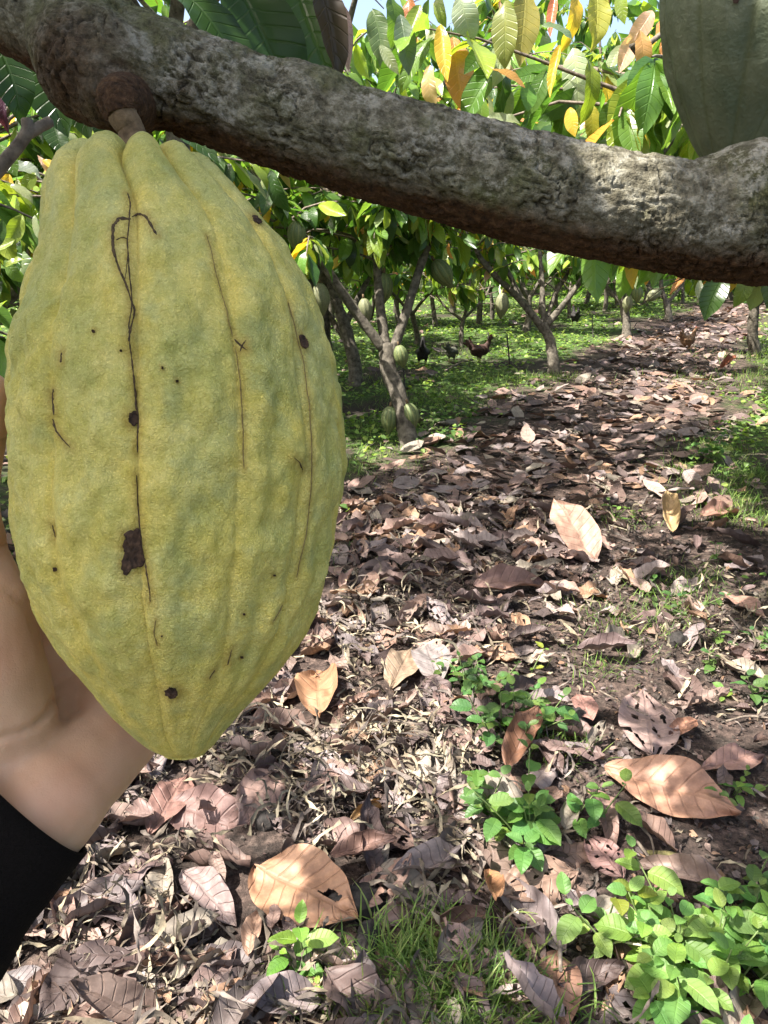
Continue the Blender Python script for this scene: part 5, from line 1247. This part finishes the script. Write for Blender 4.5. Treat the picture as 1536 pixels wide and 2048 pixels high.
# ------------------------------------------------------------------ hens
def hen_mat(name, c1, c2):
    m = simple_mat(name, c1, c2, 55, .75, .006, 4, None); return m
M_COMB = simple_mat('red_comb', (.10, .012, .010), (.18, .03, .02), 60, .6, .002)
M_SHANK = simple_mat('yellow_shank', (.22, .15, .05), (.32, .23, .09), 60, .7, .001)
def hen(px, py, h, yaw, mat, label, pose=0):
    """hen facing +x before the yaw"""
    b = gnd(px, py); b[2] += .03
    root = empty('hen', b, label, 'hen', 'hens foraging under the trees'); root.rotation_euler = (0, 0, yaw); root.scale = (h/.38,)*3
    v = lambda x, y, z: np.array([x, y, z], float)
    hd = v(.15, 0, .34) if pose == 0 else v(.22, 0, .13)
    nk = v(.115, 0, .25) if pose == 0 else v(.17, 0, .17)
    caps = [(v(-.05, 0, .17), .078, v(.06, 0, .18), .074), (v(.06, 0, .18), .07, nk, .036), (nk, .036, hd, .026), (hd, .026, hd+v(.03, 0, -.004), .014),
      (v(-.05, 0, .18), .07, v(-.13, 0, .24), .04), (v(-.13, 0, .24), .036, v(-.19, 0, .31), .016), (v(-.12, 0, .25), .026, v(-.15, 0, .345), .012), (v(-.13, .02, .23), .026, v(-.22, .03, .27), .014),
      (v(-.02, .06, .185), .04, v(-.12, .055, .19), .018), (v(-.02, -.06, .185), .04, v(-.12, -.055, .19), .018), (v(0, .04, .12), .034, v(.0, .045, .08), .018), (v(0, -.04, .12), .034, v(.0, -.045, .08), .018)]
    me = capsule_union(caps, .007, 3); me.materials.append(mat); link('body', me, root)
    for s in (-1, 1):
        a = Acc(); a.add(*tube([(0, s*.045, .09), (-.004, s*.045, .045), (.004, s*.045, .004)], [.008, .006, .006], 6, 0, 0, True))
        for t in (-.5, 0, .5): a.add(*tube([(.004, s*.045, .005), (.004+.035*math.cos(t), s*.045+.035*math.sin(t), .003)], [.005, .003], 5, 0, 0, True))
        link('leg', a.build('leg', M_SHANK), root)
    n = 9; t = np.linspace(-.02, .026, n); top = .022+.010*np.abs(np.sin(np.linspace(0, 3*np.pi, n)))
    V = np.vstack([np.stack([t, np.full(n, w), np.full(n, .014)], -1) for w in (-.004, .004)]+[np.stack([t, t*0, top+.012], -1)])+hd
    Q = np.vstack([np.stack([np.arange(n-1), np.arange(n-1)+1, 2*n+np.arange(n-1)+1, 2*n+np.arange(n-1)], -1), np.stack([n+np.arange(n-1)+1, n+np.arange(n-1), 2*n+np.arange(n-1), 2*n+np.arange(n-1)+1], -1)])
    link('comb', mesh('comb', V, Q, M_COMB), root)
    bk = tube([hd+v(.036, 0, -.004), hd+v(.062, 0, -.014)], [.008, .001], 8, 0, 0, True); link('beak', mesh('beak', bk[0], [bk[1], bk[2]], M_SHANK), root)
MB, MR, MG, MBR = hen_mat('black_feathers', (.006, .006, .007), (.03, .026, .024)), hen_mat('red_brown_feathers', (.014, .009, .008), (.085, .042, .03)), hen_mat('grey_feathers', (.03, .035, .025), (.12, .12, .09)), hen_mat('tan_feathers', (.07, .035, .018), (.24, .14, .075))
hen(845, 728, .41, math.radians(86), MB, 'black hen seen from behind, nearest the close trunk')
hen(903, 722, .33, math.radians(60), MG, 'grey-green hen half crouched between the black and the reddish hens', 1)
hen(958, 722, .40, math.radians(12), MR, 'reddish hen with dark head facing right on the grass')
hen(1149, 651, .42, math.radians(95), MB, 'dark hen seen from behind right of the many-limbed tree')
hen(1373, 702, .38, math.radians(30), MBR, 'tan hen pecking along the leaf path at right', 0)
